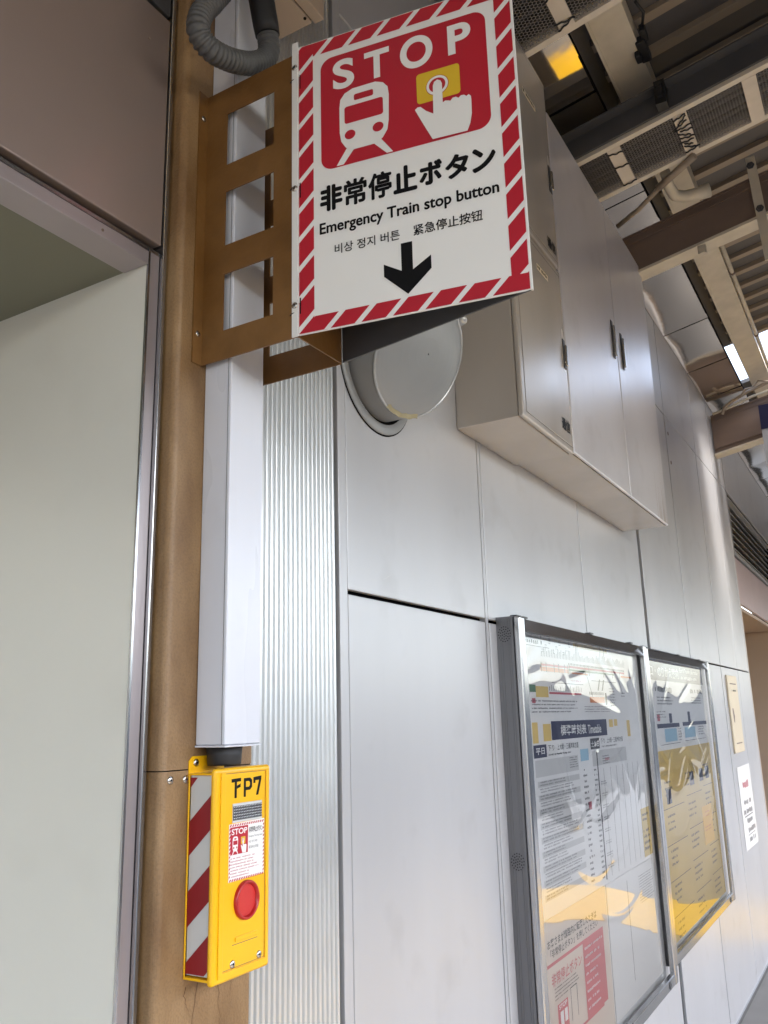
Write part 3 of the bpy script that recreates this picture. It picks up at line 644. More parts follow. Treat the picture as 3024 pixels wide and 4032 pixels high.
# ------------------------------------------------------------------ emergency button box
def button_box():
    t = thing('emergency_button_box', 'yellow emergency button box with a red button and striped side', 'button box', (-1.24,1.45,-.487))
    b = MB(); b.box(-1.2765,-1.209,1.367,1.532,-.472,-.098); h = b.build('housing','greywhite',t,bevel=.003)
    f = FY(1.3665); b = MB(); d = .0006
    pitch, wd = .1325, .066
    for i in range(5):
        z = -.189 - pitch*(i-1)              # lower left corner of a red bar at the column side
        P = [(-1.2755, z-wd), (-1.2085, z-wd+.0625), (-1.2085, z+.0625), (-1.2755, z)]
        P2 = [(x, min(max(y,-.469),-.101)) for x, y in P]
        if i == 0: P2 = [(-1.2755,-.124),(-1.2555,-.103),(-1.2755,-.103)]
        if i == 4: continue
        if i == 3: P2 = [(-1.2755,-.469),(-1.228,-.469),(-1.2085,-.4500),(-1.2085,-.3860),(-1.2755,-.4500)]
        b.flat(f, P2, d)
    b.build('warning_stripes','deepred',h)
    b = MB(); b.box(-1.2785,-1.209,1.362,1.534,-.479,-.474); b.box(-1.2785,-1.209,1.362,1.534,-.0985,-.0945); b.box(-1.2785,-1.275,1.3625,1.3655,-.475,-.098); b.build('mounting_plate','yellow',t,bevel=.001)
    b = MB(); f = Frame((-1.2795,0,0),(0,1,0),(0,0,1)); b.prism(f,[(1.3625,-.1),(1.47,-.1),(1.47,-.0615),(1.372,-.0615),(1.3625,-.071)],0,.0025); tb = b.build('mounting_tab','yellow',t)
    screw(tb, (-1.2770,1.383,-.0745), (1,0,0), .008)
    b = MB(); b.lathe((-1.243,1.425,-.0945),(0,0,1),[(0,.010),(.004,.010),(.006,.006)],14); b.lathe((-1.243,1.425,-.0945),(0,0,1),[(0,.016),(.0015,.016)],18); b.build('screw','steel',t)
    # front cover: rounded tray with a slightly sunk face
    b = MB(); b.box(-1.2185,-1.2035,1.3605,1.5385,-.4865,-.0855); c = b.build('front_cover','yellow',t,bevel=.0115,seg=5)
    b = MB()
    f = FX(-1.2036)
    O = [(1.3755,-.4755),(1.5275,-.4755),(1.5275,-.0945),(1.3755,-.0945)]; I = [(1.3885,-.4665),(1.5195,-.4665),(1.5195,-.0962),(1.3885,-.0962)]
    b = MB(); vs = [f.p(*q,-.002) for q in O]+[f.p(*q,.0036) for q in O]+[f.p(*q,.0036) for q in I]+[f.p(*q,-.002) for q in I]
    b.add(vs,[[k*4+i,k*4+(i+1)%4,k*4+4+(i+1)%4,k*4+4+i] for k in range(3) for i in range(4)])
    b.build('rim','yellow',c,bevel=.0018)
    f = FX(-1.2030); d = .0004
    b = MB(); b.prism(f,[(1.3895,-.464),(1.518,-.464),(1.518,-.097),(1.3895,-.097)],-.004,0); b.build('face_plate','yellow',c)
    b = MB(); q = .0075
    # platform letters, drawn as bars
    b.flat(f,[(1.4085,-.1155),(1.4085,-.1085),(1.4385,-.1075),(1.4385,-.1145)],d); b.flat(f,[(1.4185,-.1465),(1.4255,-.1465),(1.4255,-.1148),(1.4185,-.1150)],d)
    b.flat(f,[(1.4258,-.1225),(1.4375,-.1185),(1.4375,-.1255),(1.4258,-.1285)],d)
    b.flat(f,[(1.4475,-.1465),(1.4545,-.1465),(1.4545,-.109),(1.4475,-.109)],d)
    b.flat(f,[(1.4545,-.109),(1.4545,-.1155),(1.464,-.1155),(1.4675,-.1185),(1.4675,-.1235),(1.464,-.127),(1.4545,-.127),(1.4545,-.1335),(1.468,-.1335),(1.4745,-.128),(1.4745,-.114),(1.468,-.109)],d)
    b.flat(f,[(1.4785,-.109),(1.5055,-.107),(1.5055,-.114),(1.4955,-.1455),(1.4875,-.1455),(1.4975,-.1155),(1.4855,-.1155),(1.4855,-.121),(1.4785,-.121)],d)
    b.build('lettering','black',c)
    # reflector
    b = MB(); b.prism(f,[(1.4125,-.1945),(1.5065,-.1945),(1.5065,-.157),(1.4125,-.157)],0,.002); rf = b.build('reflector','greywhite',c,bevel=.0006)
    b = MB(); nx, ny = 18, 5; x0,x1,y0,y1 = 1.4135,1.5055,-.1895,-.1625
    for i in range(nx):
        for j in range(ny):
            a0, a1 = x0+(x1-x0)*(i+.16)/nx, x0+(x1-x0)*(i+.9)/nx; c0, c1 = y0+(y1-y0)*(j+.14)/ny, y0+(y1-y0)*(j+.9)/ny
            vs = [f.p(a0,c0,.0022),f.p(a1,c0,.0022),f.p(a1,c1,.0022),f.p(a0,c1,.0022),f.p((a0+a1)/2,(c0+c1)/2,.0046)]
            b.add(vs,[(0,1,4),(1,2,4),(3,0,4)]); b.add([vs[2],vs[3],vs[4]],[(0,1,2)],1)  # one facet of each prism coloured white as a painted sparkle
    b.build('prism_grid',['chrome','white'],rf); b = MB(); b.rect(f,x0-.0004,y0-.0004,x1+.0004,y1+.0004,.0021); b.build('reflector_back','rubber',rf)
    # instruction sticker
    b = MB(); b.prism(f,[(1.4035,-.306),(1.5155,-.3035),(1.5155,-.1945),(1.4035,-.1965)],0,.0006); st = b.build('instruction_sticker','white',c)
    d = .0008; b = MB(); n = 15
    for i in range(n):
        a = 1.4045+.110*i/n; b.flat(f,[(a,-.2015),(a+.0042,-.2015),(a+.0072,-.197),(a+.003,-.197)],d); b.flat(f,[(a,-.3055),(a+.0042,-.3055),(a+.0072,-.301),(a+.003,-.301)],d)
    for i in range(13):
        z = -.2995+.0975*i/13
        for a in (1.404,1.5115): b.flat(f,[(a,z),(a+.0035,z+.003),(a+.0035,z+.0068),(a,z+.0038)],d)
    b.flat(f,[(1.4075,-.2555),(1.4625,-.2555),(1.4625,-.2025),(1.4075,-.2025)],d)
    b.build('sticker_border','red',st)
    sx, sz = .055/.3885, .053/.293
    pf = Frame(f.o + f.u*(1.4075-.0565*sx) + f.v*(-.2555-.3855*sz), f.u, f.v)
    b = MB(); tmp = MB(); pictogram(tmp, Frame((0,0,0),(1,0,0),(0,0,1)), 0)
    b.add([pf.p(v[0]*sx, v[2]*sz, .0009 - v[1]*.25) for v in tmp.v], tmp.f, 0); b.m = tmp.m[:]
    b.build('pictogram',['white','red','signyellow'],st)
    b = MB(); b.text(f,'STOP',1.4105,-.2175,.049,.0115,.0011,0,.02); b.build('stop_lettering','white',st)
    b = MB(); b.text(f,'非常停止ボタン',1.4655,-.2185,.0455,.0115,d,0,.02); b.text(f,'Emergency Train stop button',1.4655,-.2285,.0445,.0045,d); b.text(f,'비상 정지 버튼',1.4655,-.2385,.028,.0045,d); b.text(f,'紧急停止按钮',1.4655,-.2495,.031,.0055,d)
    b.build('small_lettering','greyink',st)
    b = MB(); lines(b, f, 1.4085, -.2995, .096, .040, 7, d, 0, .45, .6, 9); b.build('small_print','redink',st)
    # the push button
    b = MB(); b.lathe((-1.2034,1.4585,-.346),(1,0,0),[(0,.0375),(.0065,.0372),(.0085,.0352),(.0085,.0325),(.0010,.0300)],48,0,True,False,False); p = b.build('push_button','buttonred',c)
    b = MB(); b.lathe((-1.2034,1.4585,-.346),(1,0,0),[(.0,.0305),(.0014,.0300)],48); b.build('button_disc','buttondisc',p)
    b = MB(); b.flat(f,[(1.426,-.4190),(1.494,-.4145),(1.494,-.4085),(1.426,-.4130)],.0009); 
    b.prism(f,[(1.426,-.4185),(1.494,-.4180),(1.494,-.4095),(1.426,-.4100)],0,.0022); b.build('finger_ridge','yellow',c,bevel=.001)
    b = MB(); b.rect(f,1.418,-.4238,1.497,-.4226,.0005); b.rect(f,1.39,-.4648,1.518,-.4638,.0005); b.rect(f,1.5176,-.464,1.5184,-.098,.0005); b.rect(f,1.39,-.0978,1.518,-.0970,.0005); b.build('groove','beamweb',c)
    screw(c,(-1.2028,1.4200,-.4575),(1,0,0),.0078); screw(c,(-1.2028,1.5025,-.4575),(1,0,0),.0078)
button_box()
# ------------------------------------------------------------------ vent hood
def vent():
    t = thing('vent_hood', 'round grey vent hood on the wall below the stop sign', 'vent hood', (XW,2.27,.95))
    cy, cz = 2.268, 1.142
    b = MB(); b.lathe((XW,cy,cz),(1,0,0),[(0,.229),(.005,.229),(.008,.226),(.008,.195)],64,0,True,False,False); b.build('wall_flange','vent',t)
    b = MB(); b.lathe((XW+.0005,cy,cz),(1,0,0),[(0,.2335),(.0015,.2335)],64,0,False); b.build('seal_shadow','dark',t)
    n = 72; b = MB(); cap = lambda y, z: -1.175 + .22*(y-cy) + .43*(z-cz)
    ring0 = [(XW+.002, cy+.184*math.cos(2*math.pi*i/n), cz+.184*math.sin(2*math.pi*i/n)) for i in range(n)]
    def rim(r, dx): return [(cap(cy+r*math.cos(2*math.pi*i/n), cz+r*math.sin(2*math.pi*i/n))+dx, cy+r*math.cos(2*math.pi*i/n), cz+r*math.sin(2*math.pi*i/n)) for i in range(n)]
    mid = [( -1.262 + .4*( (p[0]+1.262) if p[0] < -1.262 else 0), p[1], p[2]) for p in rim(.189,0)]
    b.add(ring0+rim(.184,-.012),[[i,(i+1)%n,n+(i+1)%n,n+i] for i in range(n)],0,True); b.build('tube','vent',t,fix=True)
    b = MB(); R = [rim(.1835,-.008),rim(.1885,-.007),rim(.190,-.003),rim(.1895,.001),rim(.187,.002),rim(.1835,0)]
    for k in range(len(R)-1): b.add(R[k]+R[k+1],[[i,(i+1)%n,n+(i+1)%n,n+i] for i in range(n)],0,True)
    b.build('rim','ventrim',t,fix=True)
    a = math.radians(50); hy, hz = cy+.196*math.cos(a), cz+.196*math.sin(a); b = MB(); b.lathe((cap(hy,hz)-.03,hy,hz),(.9,.2,.3),[(0,.018),(.035,.02),(.045,.016),(.05,.006)],16); b.build('hinge','ventrim',t)
    b = MB(); rr = [(.1837,-.001),(.176,.003),(.165,.007),(.15,.0115),(.13,.0165),(.105,.0215),(.08,.025),(.05,.028),(.025,.029),(.003,.0293)]
    for k in range(len(rr)-1): b.add(rim(*rr[k])+rim(*rr[k+1]),[[i,(i+1)%n,n+(i+1)%n,n+i] for i in range(n)],0,True)
    b.build('cap','vent',t,fix=True)
    b = MB(); rg = random.Random(2); P = []
    for k in range(17):
        a = math.radians(-90-22+44*k/16)
        for r in (.180+rg.uniform(-.004,.001), .1915+rg.uniform(-.001,.003)): P.append((cap(cy+r*math.cos(a),cz+r*math.sin(a))+.0035, cy+r*math.cos(a), cz+r*math.sin(a)))
    b.add(P,[[2*k,2*k+1,2*k+3,2*k+2] for k in range(16)],0)
    b.build('drip_mark','moss',t)
vent()
# ------------------------------------------------------------------ cabinets on the wall
XF = -1.061
def handle(t, y, z0, z1, wd=.016):
    b = MB(); f = FX(XF+.0012); b.prism(f,[(y-wd,z0),(y+wd,z0),(y+wd,z1),(y-wd,z1)],0,.004); h = b.build('handle','greysteel',t,bevel=.0015)
    b = MB(); b.prism(f,[(y-wd*.45,z0+.012),(y+wd*.5,z0+.012),(y+wd*.5,z1-.03),(y-wd*.45,z1-.03)],.0055,.016); b.build('lever','steel',h,bevel=.003)
    b = MB(); b.lathe((XF+.0052,y,z0+.03),(1,0,0),[(0,wd*.6),(.004,wd*.5)],14); b.build('keyhole','steel',h)
def small_cabinet(name, label, z0, z1, marks):
    t = thing(name, label, 'cabinet', (-1.2,3.16,z0), 'communication cabinets')
    b = MB(); b.box(XW+.002,-1.083,2.868,3.460,z0,z1); b.build('body','beige_cab',t,bevel=.004)
    b = MB(); b.box(-1.0815,XF,2.868,3.460,z0,z1); fr = b.build('door_frame','beige_cab',t,bevel=.008,seg=3)
    b = MB(); b.box(-1.066,XF+.0015,2.905,3.448,z0+.028,z1-.03); b.build('door','beige_cab',t,bevel=.002)
    b = MB(); f = FX(XF+.0004); e = .0022
    for r in ((2.905-e,z0+.028-e,3.448+e,z0+.028),(2.905-e,z1-.03,3.448+e,z1-.03+e),(2.905-e,z0+.028,2.905,z1-.03),(3.448,z0+.028,3.448+e,z1-.03)): b.rect(f,*r)
    b.build('door_gap','dark',t)
    f = FX(XF+.0016); b = MB()
    s_, a, z, wd, h = marks[0]; b.text(f,s_,a,z,wd,h,.0003,0,0,0,.0022); b.build('lettering','black',t)
    a, z, wd, h = marks[1]; b = MB(); b.prism(f,[(a,z),(a+wd,z),(a+wd,z+h),(a,z+h)],0,.001); n = b.build('name_strip','boxcover',t)
    b = MB(); lines(b,f,a+.006,z+.003,wd-.012,h-.006,1,.0014,0,.85,.95,len(t.name),.15); b.build('small_print','black',n)
    return t
c1 = small_cabinet('communication_cabinet','lower beige cabinet fixed to the wall, below another like it', 1.100,1.972,[('通信',3.318,1.178,.108,.058),(3.145,1.842,.135,.026)])
handle(c1, 3.425, 1.485, 1.625)
c2 = small_cabinet('communication_cabinet','upper beige cabinet half hidden behind the stop sign', 1.987,2.98,[('通信',3.318,2.036,.108,.058),(3.130,2.712,.160,.026)])
handle(c2, 3.425, 2.365, 2.505)
def wide_cabinet():
    t = thing('wide_cabinet', 'wide silver two door locker cabinet high on the wall', 'cabinet', (-1.2,4.36,1.112))
    b = MB(); b.box(XW+.002,-1.079,3.468,5.250,1.112,2.838); b.build('body','beige_cab',t,bevel=.004)
    for y0, y1 in ((3.468,4.394),(4.400,5.250)):
        b = MB(); b.box(-1.0775,XF,y0,y1,1.112,2.838); d = b.build('door','alu_cab',t,bevel=.007,seg=3)
    b = MB(); b.box(-1.0785,-1.0775,3.47,5.245,1.114,2.83); b.build('door_gap','dark',t)
    handle(t, 4.318, 1.868, 2.088, .017); handle(t, 4.500, 1.866, 2.082, .017)
    b = MB(); rg = random.Random(8); f = FX(XF+.0006)
    for k in range(16):
        y = 5.23-abs(rg.gauss(0,.13)); z = 1.115; h = abs(rg.gauss(.12,.12))+.02; wd = rg.uniform(.001,.004)
        b.flat(f,[(y-wd,z+.006),(y+wd,z+.006),(y+wd*.3,z+h),(y-wd*.3,z+h)])
    b.build('rust_run','beige',t)
wide_cabinet()
# ------------------------------------------------------------------ notice boards
XP = -1.2940
def film_sheet(t, y0, y1, z0, z1, seed, sag):
    rg = random.Random(seed); ny, nz = 150, 200; w_ = [(rg.uniform(2,7), rg.uniform(2,6), rg.uniform(0,6), rg.uniform(.4,1)) for _ in range(5)]
    folds = [(rg.uniform(y0,y1), rg.uniform(z0+.55*(z1-z0),z1), rg.uniform(-1.2,1.2), rg.uniform(.07,.24)) for _ in range(24)]
    arcs = [(y0+rg.uniform(.25,.75)*(y1-y0), z0+rg.uniform(.25,.7)*(z1-z0), rg.uniform(.5,1.6)) for _ in range(7)]
    vs = []
    for j in range(nz+1):
        for i in range(ny+1):
            u, v = i/ny, j/nz; y, z = y0+(y1-y0)*u, z0+(z1-z0)*v; e = min(1, 6*min(u,1-u,v,1-v))
            x = 0
            for a, c, p, k in w_: x += k*math.sin(a*(y-y0)+c*.6*(z-z0)+p)
            x *= .00022*sag
            for fy, fz, an, L in folds:
                dy, dz = y-fy, z-fz; q = dy*math.sin(an)+dz*math.cos(an); r_ = dy*math.cos(an)-dz*math.sin(an)
                x += math.copysign(.0034,an)*math.exp(-(q/.021)**2-(r_/L)**2)*sag
            x += .0058*math.sin(1.9*(z-z0)+2.9*(y-y0)+seed)
            for ya, za, ca in arcs: x += .0016*math.exp(-((z-za-ca*(y-ya)**2)/.012)**2)*math.exp(-((y-ya)/.32)**4)*sag
            vs.append((-1.2745 + x*e, y, z))
    b = MB(); b.add(vs,[[j*(ny+1)+i,j*(ny+1)+i+1,(j+1)*(ny+1)+i+1,(j+1)*(ny+1)+i] for j in range(nz) for i in range(ny)],0,True)
    b.build('cover_sheet','film',t)
def board(label, y0, y1, z0, z1, xo, seed, sag, dark_side):
    t = thing('notice_board', label, 'notice board', (-1.3,(y0+y1)/2,z0), 'metal framed notice boards')
    m = .055
    b = MB(); b.box(XW+.001,-1.298,y0+.012,y1-.005,z0+.012,z1-.004); b.build('backing','paper',t)
    b = MB(); b.box(XW+.001,-1.269,y0,y0+.012,z0,z1)
    for x in (-1.328,-1.318,-1.292,-1.284): b.box(x-.003,x+.003,y0-.0022,y0-.0002,z0+.005,z1-.005)
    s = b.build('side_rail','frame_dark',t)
    if dark_side:
        for zc in (.320,-.521):
            b = MB()
            for ring, n in ((.0,1),(.0075,6),(.0145,11),(.0215,16)):
                for i in range(n):
                    a = 2*math.pi*i/n+ring*40; b.lathe((-1.305+ring*math.cos(a)*1.15, y0-.0024, zc+ring*math.sin(a)*1.35),(0,-1,0),[(0,.0024),(.0004,.0024)],8,0,False)
            b.build('speaker_grille','black',s)
    f_l = MB(); f_l.box(-1.268,xo,y0+.002,y0+m,z0,z1); f_l.build('frame_left','frame',t,bevel=.008,seg=3)
    b = MB(); f = Frame((0,y0+m+.0005,0),(1,0,0),(0,0,1)); b.prism(f,[(-1.29,z1-.062),(xo-.003,z1-.062),(xo-.004,z1-.056),(-1.2655,z1-.002),(-1.29,z1-.002)],-(y1-y0-2*m-.001),0); b.build('frame_top','frame',t,fix=True)
    b = MB(); b.box(-1.272,xo-.003,y0+m+.0005,y1-m-.0005,z0+.002,z0+.052); b.build('frame_bottom','frame',t,bevel=.004)
    b = MB(); b.box(-1.268,xo,y1-m,y1,z0,z1); b.build('frame_right','frame',t,bevel=.006)
    b = MB(); b.lathe((xo-.003,y1-m-.12,z0+.027),(1,0,0),[(0,.018),(.004,.018),(.0042,.011),(.001,.010)],18); b.build('lock','greysteel',t)
    for q in (y0+.03,y0+.10,(y0+y1)/2,y1-.25):
        b = MB(); b.box(-1.29,-1.262,q,q+.05,z1+.0005,z1+.008); b.build('hinge','greysteel',t)
    film_sheet(t, y0+m, y1-m, z0+.05, z1-.06, seed, sag)
board('large metal framed notice board nearest the viewer, with speaker holes in its side', 3.150,5.125,-1.405,.389,-1.238,3,1.0,True)
board('second notice board with a navy header poster and yellow guide', 5.135,7.085,-1.335,.384,-1.243,9,1.0,False)
PF = FX(XP)
def sheet(name, label, cat, y0, y1, z0, z1, m='paper', lift=0.):
    b = MB(); b.box(-1.2975+lift, XP+lift, y0, y1, z0, z1); return tag(b.build(name, m), label, cat)
def posters():
    d = .0008
    # --- route map
    p = sheet('route_map_poster','white route map poster at the top of the nearest notice board','poster',3.232,5.05,.002,.330)
    b = MB(); lines(b,PF,3.34,.296,.20,.026,1,d,0,.8,.9,77); b.rect(PF,3.335,.290,3.62,.2925,d)
    rg = random.Random(1)
    for i in range(64):
        a = 3.51+i*.0205; L = rg.uniform(.018,.045) if i not in (22,23,41,44) else .075
        b.flat(PF,[(a,.252),(a+.006,.252),(a+.006+L*.35,.252+L),(a+L*.35,.252+L)],d)
    for i in range(9): lines(b,PF,3.52+i*.045,.268+.02*(i%3),.03,.02,2,d,0,.6,.8,i)
    for i in range(44): b.rect(PF,3.86+i*.0215,.229,3.872+i*.0215,.238,d)
    for a in (3.50,3.56,3.66,3.72,3.80,3.845,3.87,4.10,4.16,4.40,4.56,4.70): b.rect(PF,a,.188,a+.007,.228,d+.0004)
    b.rect(PF,4.19,.165,4.62,.1675,d); b.flat(PF,[(4.12,.19),(4.127,.19),(4.20,.085),(4.193,.085)],d); b.flat(PF,[(4.66,.19),(4.666,.19),(4.74,.11),(4.734,.11)],d)
    b.rect(PF,3.62,.142,4.06,.1445,d)
    for i in range(11): b.rect(PF,4.145+i*.022,.098,4.158+i*.022,.112,d)
    b.flat(PF,[(4.28,.12),(4.30,.12),(4.34,.175),(4.32,.175)],d); b.flat(PF,[(4.35,.12),(4.37,.12),(4.41,.175),(4.39,.175)],d)
    b.rect(PF,4.40,.05,4.43,.11,d)
    lines(b,PF,4.48,.04,.12,.10,7,d,0,.45,.7,21); lines(b,PF,4.70,.09,.08,.03,2,d,0,.5,.8,22)
    for i in range(20): 
        a = 3.58+i*.023; b.flat(PF,[(a,.108),(a+.005,.108),(a+.014,.108+rg.uniform(.012,.03)),(a+.009,.108+rg.uniform(.012,.03))],d)
    lines(b,PF,3.36,.012,.60,.06,4,d,0,.45,.7,23); lines(b,PF,4.05,.012,.5,.035,3,d,0,.4,.7,24)
    b.build('black_print','greyink',p)
    b = MB(); b.rect(PF,3.50,.212,3.86,.222,d); b.rect(PF,3.86,.216,4.80,.226,d); b.rect(PF,3.58,.094,4.02,.103,d); b.rect(PF,3.37,.055,3.41,.075,d); lines(b,PF,3.88,.152,.15,.012,1,d,0,.8,.9,5); b.build('red_line','redink',p)
    b = MB(); b.rect(PF,3.49,.190,3.86,.208,d-.0002); b.rect(PF,3.90,.190,4.14,.197,d); b.rect(PF,4.72,.196,4.93,.206,d); b.rect(PF,4.145,.06,4.39,.088,d); b.build('orange_line','orangeink',p)
    b = MB(); b.rect(PF,3.86,.203,4.60,.211,d); b.rect(PF,3.35,.10,3.42,.13,d); b.build('green_line','greenink',p)
    b = MB(); b.rect(PF,3.42,.08,3.57,.125,d); b.rect(PF,3.95,.315,4.5,.329,d-.0002); b.build('yellow_patch','posteryellow',p)
    # --- timetable
    p = sheet('timetable_poster','white timetable poster with a navy heading bar, in the nearest board','poster',3.232,5.05,-.755,-.003)
    b = MB(); b.rect(PF,3.575,-.098,4.385,-.020,d); b.rect(PF,3.352,-.163,3.500,-.112,d); b.build('heading_bar','navyink',p)
    b = MB(); b.rect(PF,4.095,-.157,4.240,-.107,d); b.build('holiday_box','greyink',p)
    b = MB(); e = .0013
    b.text(PF,'標準時刻表',3.690,-.083,.36,.046,e,0,.012); b.text(PF,'Timetable',4.075,-.083,.21,.040,e,0,.012); b.text(PF,'平日',3.375,-.150,.10,.026,e,0,.012); b.text(PF,'土休日',4.106,-.147,.122,.028,e,0,.012); b.build('white_lettering','white',p)
    b = MB(); b.text(PF,'下り',3.518,-.141,.075,.024,d,0,.006); b.text(PF,'上大岡・三浦海岸方面',3.632,-.141,.285,.026,d,0,.006); b.text(PF,'下り',4.262,-.136,.07,.024,d,0,.006); b.text(PF,'上大岡・三浦海岸方面',4.365,-.136,.29,.026,d,0,.006)
    lines(b,PF,3.52,-.163,.30,.014,1,d,0,.6,.95,31); lines(b,PF,4.27,-.157,.28,.014,1,d,0,.6,.95,32)
    lines(b,PF,3.78,-.225,.12,.05,5,d,0,.5,.8,33); lines(b,PF,4.27,-.235,.13,.045,4,d,0,.5,.6,34)
    for r in range(17):
        z = -.275-r*.0265; lines(b,PF,3.395,z,.47*(.55+.45*math.sin(r*.55+.6)**2),.022,2,d,0,.62,.9,40+r,.55)
    for r in range(16):
        z = -.30-r*.027
        if r % 2: lines(b,PF,4.215,z,.10,.02,2,d,0,.55,.8,90+r,.5)
    for a in (4.27,4.385,4.49,4.60,4.70,4.80,4.90): b.rect(PF,a,-.74,a+.0035,-.25,d)
    lines(b,PF,3.955,-.73,.075,.50,20,d,0,.5,.5,71); lines(b,PF,4.12,-.74,.05,.5,22,d,0,.5,.7,72)
    b.rect(PF,4.175,-.745,4.190,-.17,d); b.build('black_print','greyink',p)
    b = MB(); b.rect(PF,3.36,-.238,3.90,-.172,d-.0003)
    for r in range(0,17,2): b.rect(PF,3.375,-.278-r*.0265,3.90,-.254-r*.0265,d-.0003)
    b.rect(PF,4.11,-.235,4.70,-.165,d-.0003); b.build('grey_band','midgrey',p)
    b = MB(); b.rect(PF,3.352,-.105,3.415,-.022,d); b.rect(PF,3.475,-.100,3.568,-.030,d); b.rect(PF,4.43,-.060,4.50,-.022,d); b.rect(PF,4.52,-.056,4.58,-.022,d); b.rect(PF,4.76,-.115,4.82,-.03,d); b.build('yellow_label','yellowink',p)
    b = MB(); b.rect(PF,3.935,-.203,4.055,-.150,d); b.build('blue_label','blueink',p)
    b = MB(); b.rect(PF,4.00,-.42,4.045,-.385,d); lines(b,PF,4.30,-.22,.10,.02,1,d,0,.8,.9,75); b.build('red_mark','redink',p)
    # --- safety notice
    p = sheet('safety_notice','cream emergency button notice with a red block, at the bottom of the nearest board','notice',3.232,4.14,-1.345,-.765,'creampaper')
    b = MB(); b.text(PF,'お客さまが線路内に転落したときは',3.362,-.868,.62,.032,d,0,.008); b.text(PF,'「非常停止ボタン」を押してください',3.39,-.905,.60,.030,d,0,.006); lines(b,PF,3.41,-1.06,.33,.05,4,d,0,.4,.7,51); b.rect(PF,3.585,-1.17,3.589,-1.055,d); b.rect(PF,3.66,-1.17,3.664,-1.055,d); b.rect(PF,3.585,-1.055,3.664,-1.052,d); b.build('black_print','greyink',p)
    b = MB(); b.rect(PF,3.345,-.932,3.775,-.920,d); b.rect(PF,3.770,-1.215,4.060,-.920,d); b.rect(PF,3.42,-1.225,4.0,-1.215,d); b.rect(PF,3.43,-1.175,3.55,-1.075,d); b.text(PF,'非常停止ボタン',3.385,-1.005,.36,.046,d,0,.01); b.build('red_block','pinkink',p)
    b = MB(); lines(b,PF,3.79,-1.20,.25,.26,8,d+.0006,0,.35,.6,52); b.text(PF,'STOP',3.445,-1.095,.09,.016,d+.0006,0,.02); b.rect(PF,3.455,-1.16,3.49,-1.105,d+.0006); b.rect(PF,3.503,-1.15,3.535,-1.105,d+.0006); b.build('white_print','white',p)
    p = sheet('blank_notice','plain pale sheet in the lower right of the nearest board','notice',4.16,5.05,-1.345,-.765,'paper')
    b = MB(); lines(b,PF,4.72,-.95,.30,.14,11,d,0,.3,.8,61); b.rect(PF,4.50,-1.25,4.505,-.80,d); b.build('grey_print','greyink',p)
    p = sheet('yellow_leaflet','small yellow leaflet beside the right edge of the nearest board','leaflet',4.885,5.055,-.745,-.500,'posteryellow',.0016)
    b = MB(); f = FX(XP+.0016); lines(b,f,4.90,-.57,.12,.05,2,d,0,.6,.8,62); lines(b,f,4.90,-.72,.13,.12,4,d,0,.6,.8,63); b.build('black_print','greyink',p)
    # --- second board
    p = sheet('transfer_guide_poster','poster with a navy header about transfers, in the second board','poster',5.205,7.025,-.215,.325)
    b = MB(); b.rect(PF,5.22,.205,7.02,.324,d); b.rect(PF,5.44,-.088,6.06,-.062,d); b.rect(PF,6.16,-.085,7.0,-.060,d); b.rect(PF,5.78,-.06,5.86,.0,d); b.rect(PF,6.35,-.06,6.43,.01,d); b.build('navy_band','navyink',p)
    b = MB(); b.text(PF,'出口・のりかえ案内',5.28,.228,.90,.068,e,0,.012); b.text(PF,'Exit & Transfer Information',6.24,.275,.62,.030,e,0,.008); lines(b,PF,6.26,.222,.55,.034,1,e,0,.7,.95,81); b.build('white_lettering','white',p)
    b = MB(); lines(b,PF,5.48,.125,.46,.048,1,d,0,.8,.95,78,.15); lines(b,PF,5.50,.05,.45,.06,3,d,0,.5,.8,82); lines(b,PF,6.52,.130,.44,.044,1,d,0,.8,.95,79,.15); lines(b,PF,6.52,.06,.40,.055,3,d,0,.5,.8,83); lines(b,PF,5.45,-.03,.25,.05,3,d,0,.5,.8,84); b.rect(PF,5.50,-.190,6.04,-.187,d); b.rect(PF,6.18,-.185,6.9,-.182,d)
    lines(b,PF,6.66,-.16,.25,.07,4,d,0,.5,.8,85); lines(b,PF,6.0,-.18,.1,.09,5,d,0,.5,.8,86); b.build('black_print','greyink',p)
    b = MB(); b.rect(PF,5.62,-.175,5.96,-.095,d); b.rect(PF,6.20,-.165,6.56,-.095,d); b.build('blue_label','blueink',p)
    b = MB(); b.rect(PF,5.46,-.045,5.53,-.005,d); b.build('red_mark','redink',p)
    p = sheet('yellow_guide','large yellow exit guide poster in the lower part of the second board','poster',5.205,7.025,-1.275,-.222,'posteryellow')
    b = MB()
    for z in (-.56,-.765,-.96,-1.15):
        b.rect(PF,5.40,z,5.96,z+.0035,d); b.rect(PF,6.05,z+.03,6.55,z+.0335,d); b.rect(PF,6.62,z+.05,6.98,z+.0535,d)
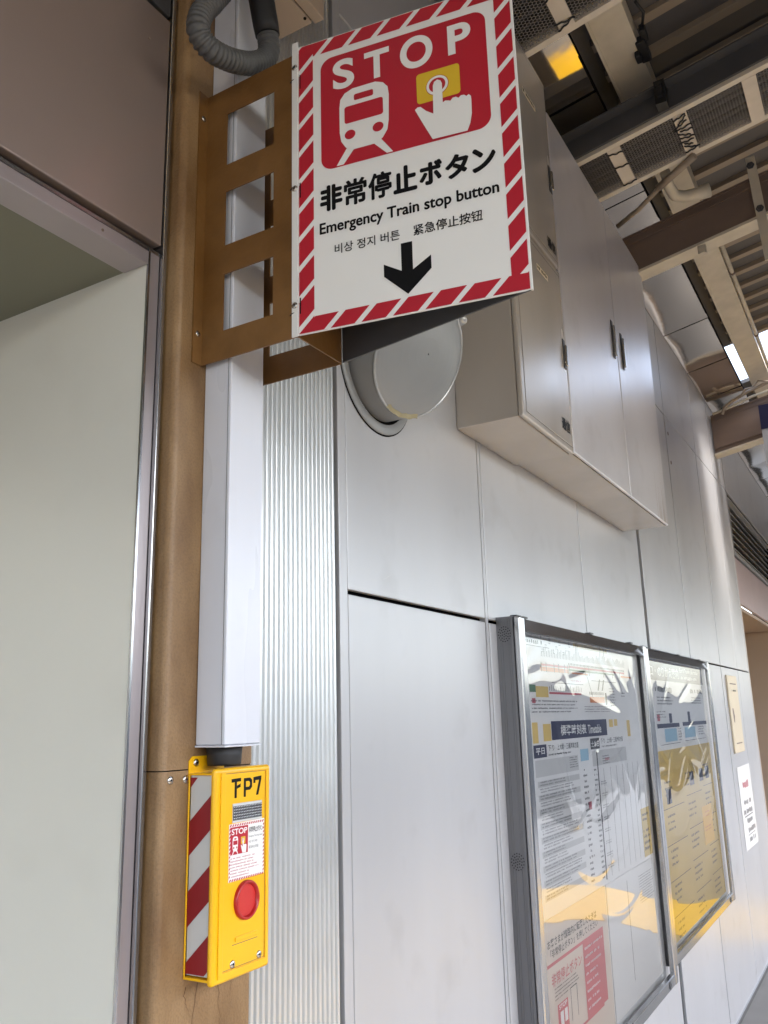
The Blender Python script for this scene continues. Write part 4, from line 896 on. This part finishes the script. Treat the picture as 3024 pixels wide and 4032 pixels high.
    for i in range(5):
        for k, (a, wd) in enumerate(((5.48,.20),(6.07,.26),(6.66,.24))):
            lines(b,PF,a,-.50-i*.195+.02*k,wd,.11,3,d,0,.42,.75,100+i*5+k,.3)
    b.build('black_print','greyink',p)
    b = MB()
    for a, z in ((5.50,-.535),(6.20,-.475),(6.52,-.470),(6.74,-.465)): b.rect(PF,a,z,a+.13,z+.085,d)
    b.build('blue_label','navyink',p)
    p = sheet('yellow_tag','bright yellow paper tag stuck on the yellow guide poster','tag',6.49,6.82,-.890,-.640,'yellowtag',.0018)
    b = MB(); f = FX(XP+.0018); lines(b,f,6.58,-.72,.16,.05,2,d,0,.5,.7,64); lines(b,f,6.53,-.81,.24,.04,2,d,0,.5,.8,65); b.build('orange_print','orangeink',p)
posters()
# ------------------------------------------------------------------ small things on the far panels
def far_bits():
    t = thing('beige_cover', 'narrow pale beige cover plate on the wall right of the notice boards', 'cover plate', (XW,8.62,-.36))
    b = MB(); b.box(XW+.002,-1.322,8.36,8.885,-.362,.328); b.build('plate','boxcover',t,bevel=.004)
    f = FX(-1.3215); b = MB(); b.rect(f,8.46,.247,8.80,.257,.0004); b.rect(f,8.46,-.285,8.78,-.275,.0004); b.flat(f,[(8.445,.03),(8.50,.03),(8.535,-.04),(8.50,-.10),(8.465,-.09)],.0004); b.build('slot','beamweb',t)
    b = MB(); lines(b,f,8.52,.180,.26,.022,1,.0004,0,.8,.95,7); b.build('lettering','greyink',t)
    p = MB().box(XW+.0015,-1.336,8.40,9.115,-1.19,-.485); o = tag(p.build('wall_notice','paper'), 'white paper notice with handwritten lines stuck on the wall at right', 'notice')
    f = FX(-1.336); b = MB()
    for k, (z, y, wd) in enumerate(((-.83,8.56,.42),(-.91,8.50,.50),(-.99,8.62,.34),(-1.07,8.55,.50),(-1.15,8.6,.40))): lines(b,f,y,z,wd,.058,1,.0006,0,.8,.95,80+k,.12)
    b.rect(f,8.52,-.922,8.98,-.914,.0006); b.rect(f,8.6,-1.082,9.0,-1.077,.0006); b.build('black_print','softink',o)
    b = MB(); lines(b,f,8.60,-.69,.34,.08,1,.0006,0,.8,.95,88,.12); b.build('red_print','redink',o)
far_bits()
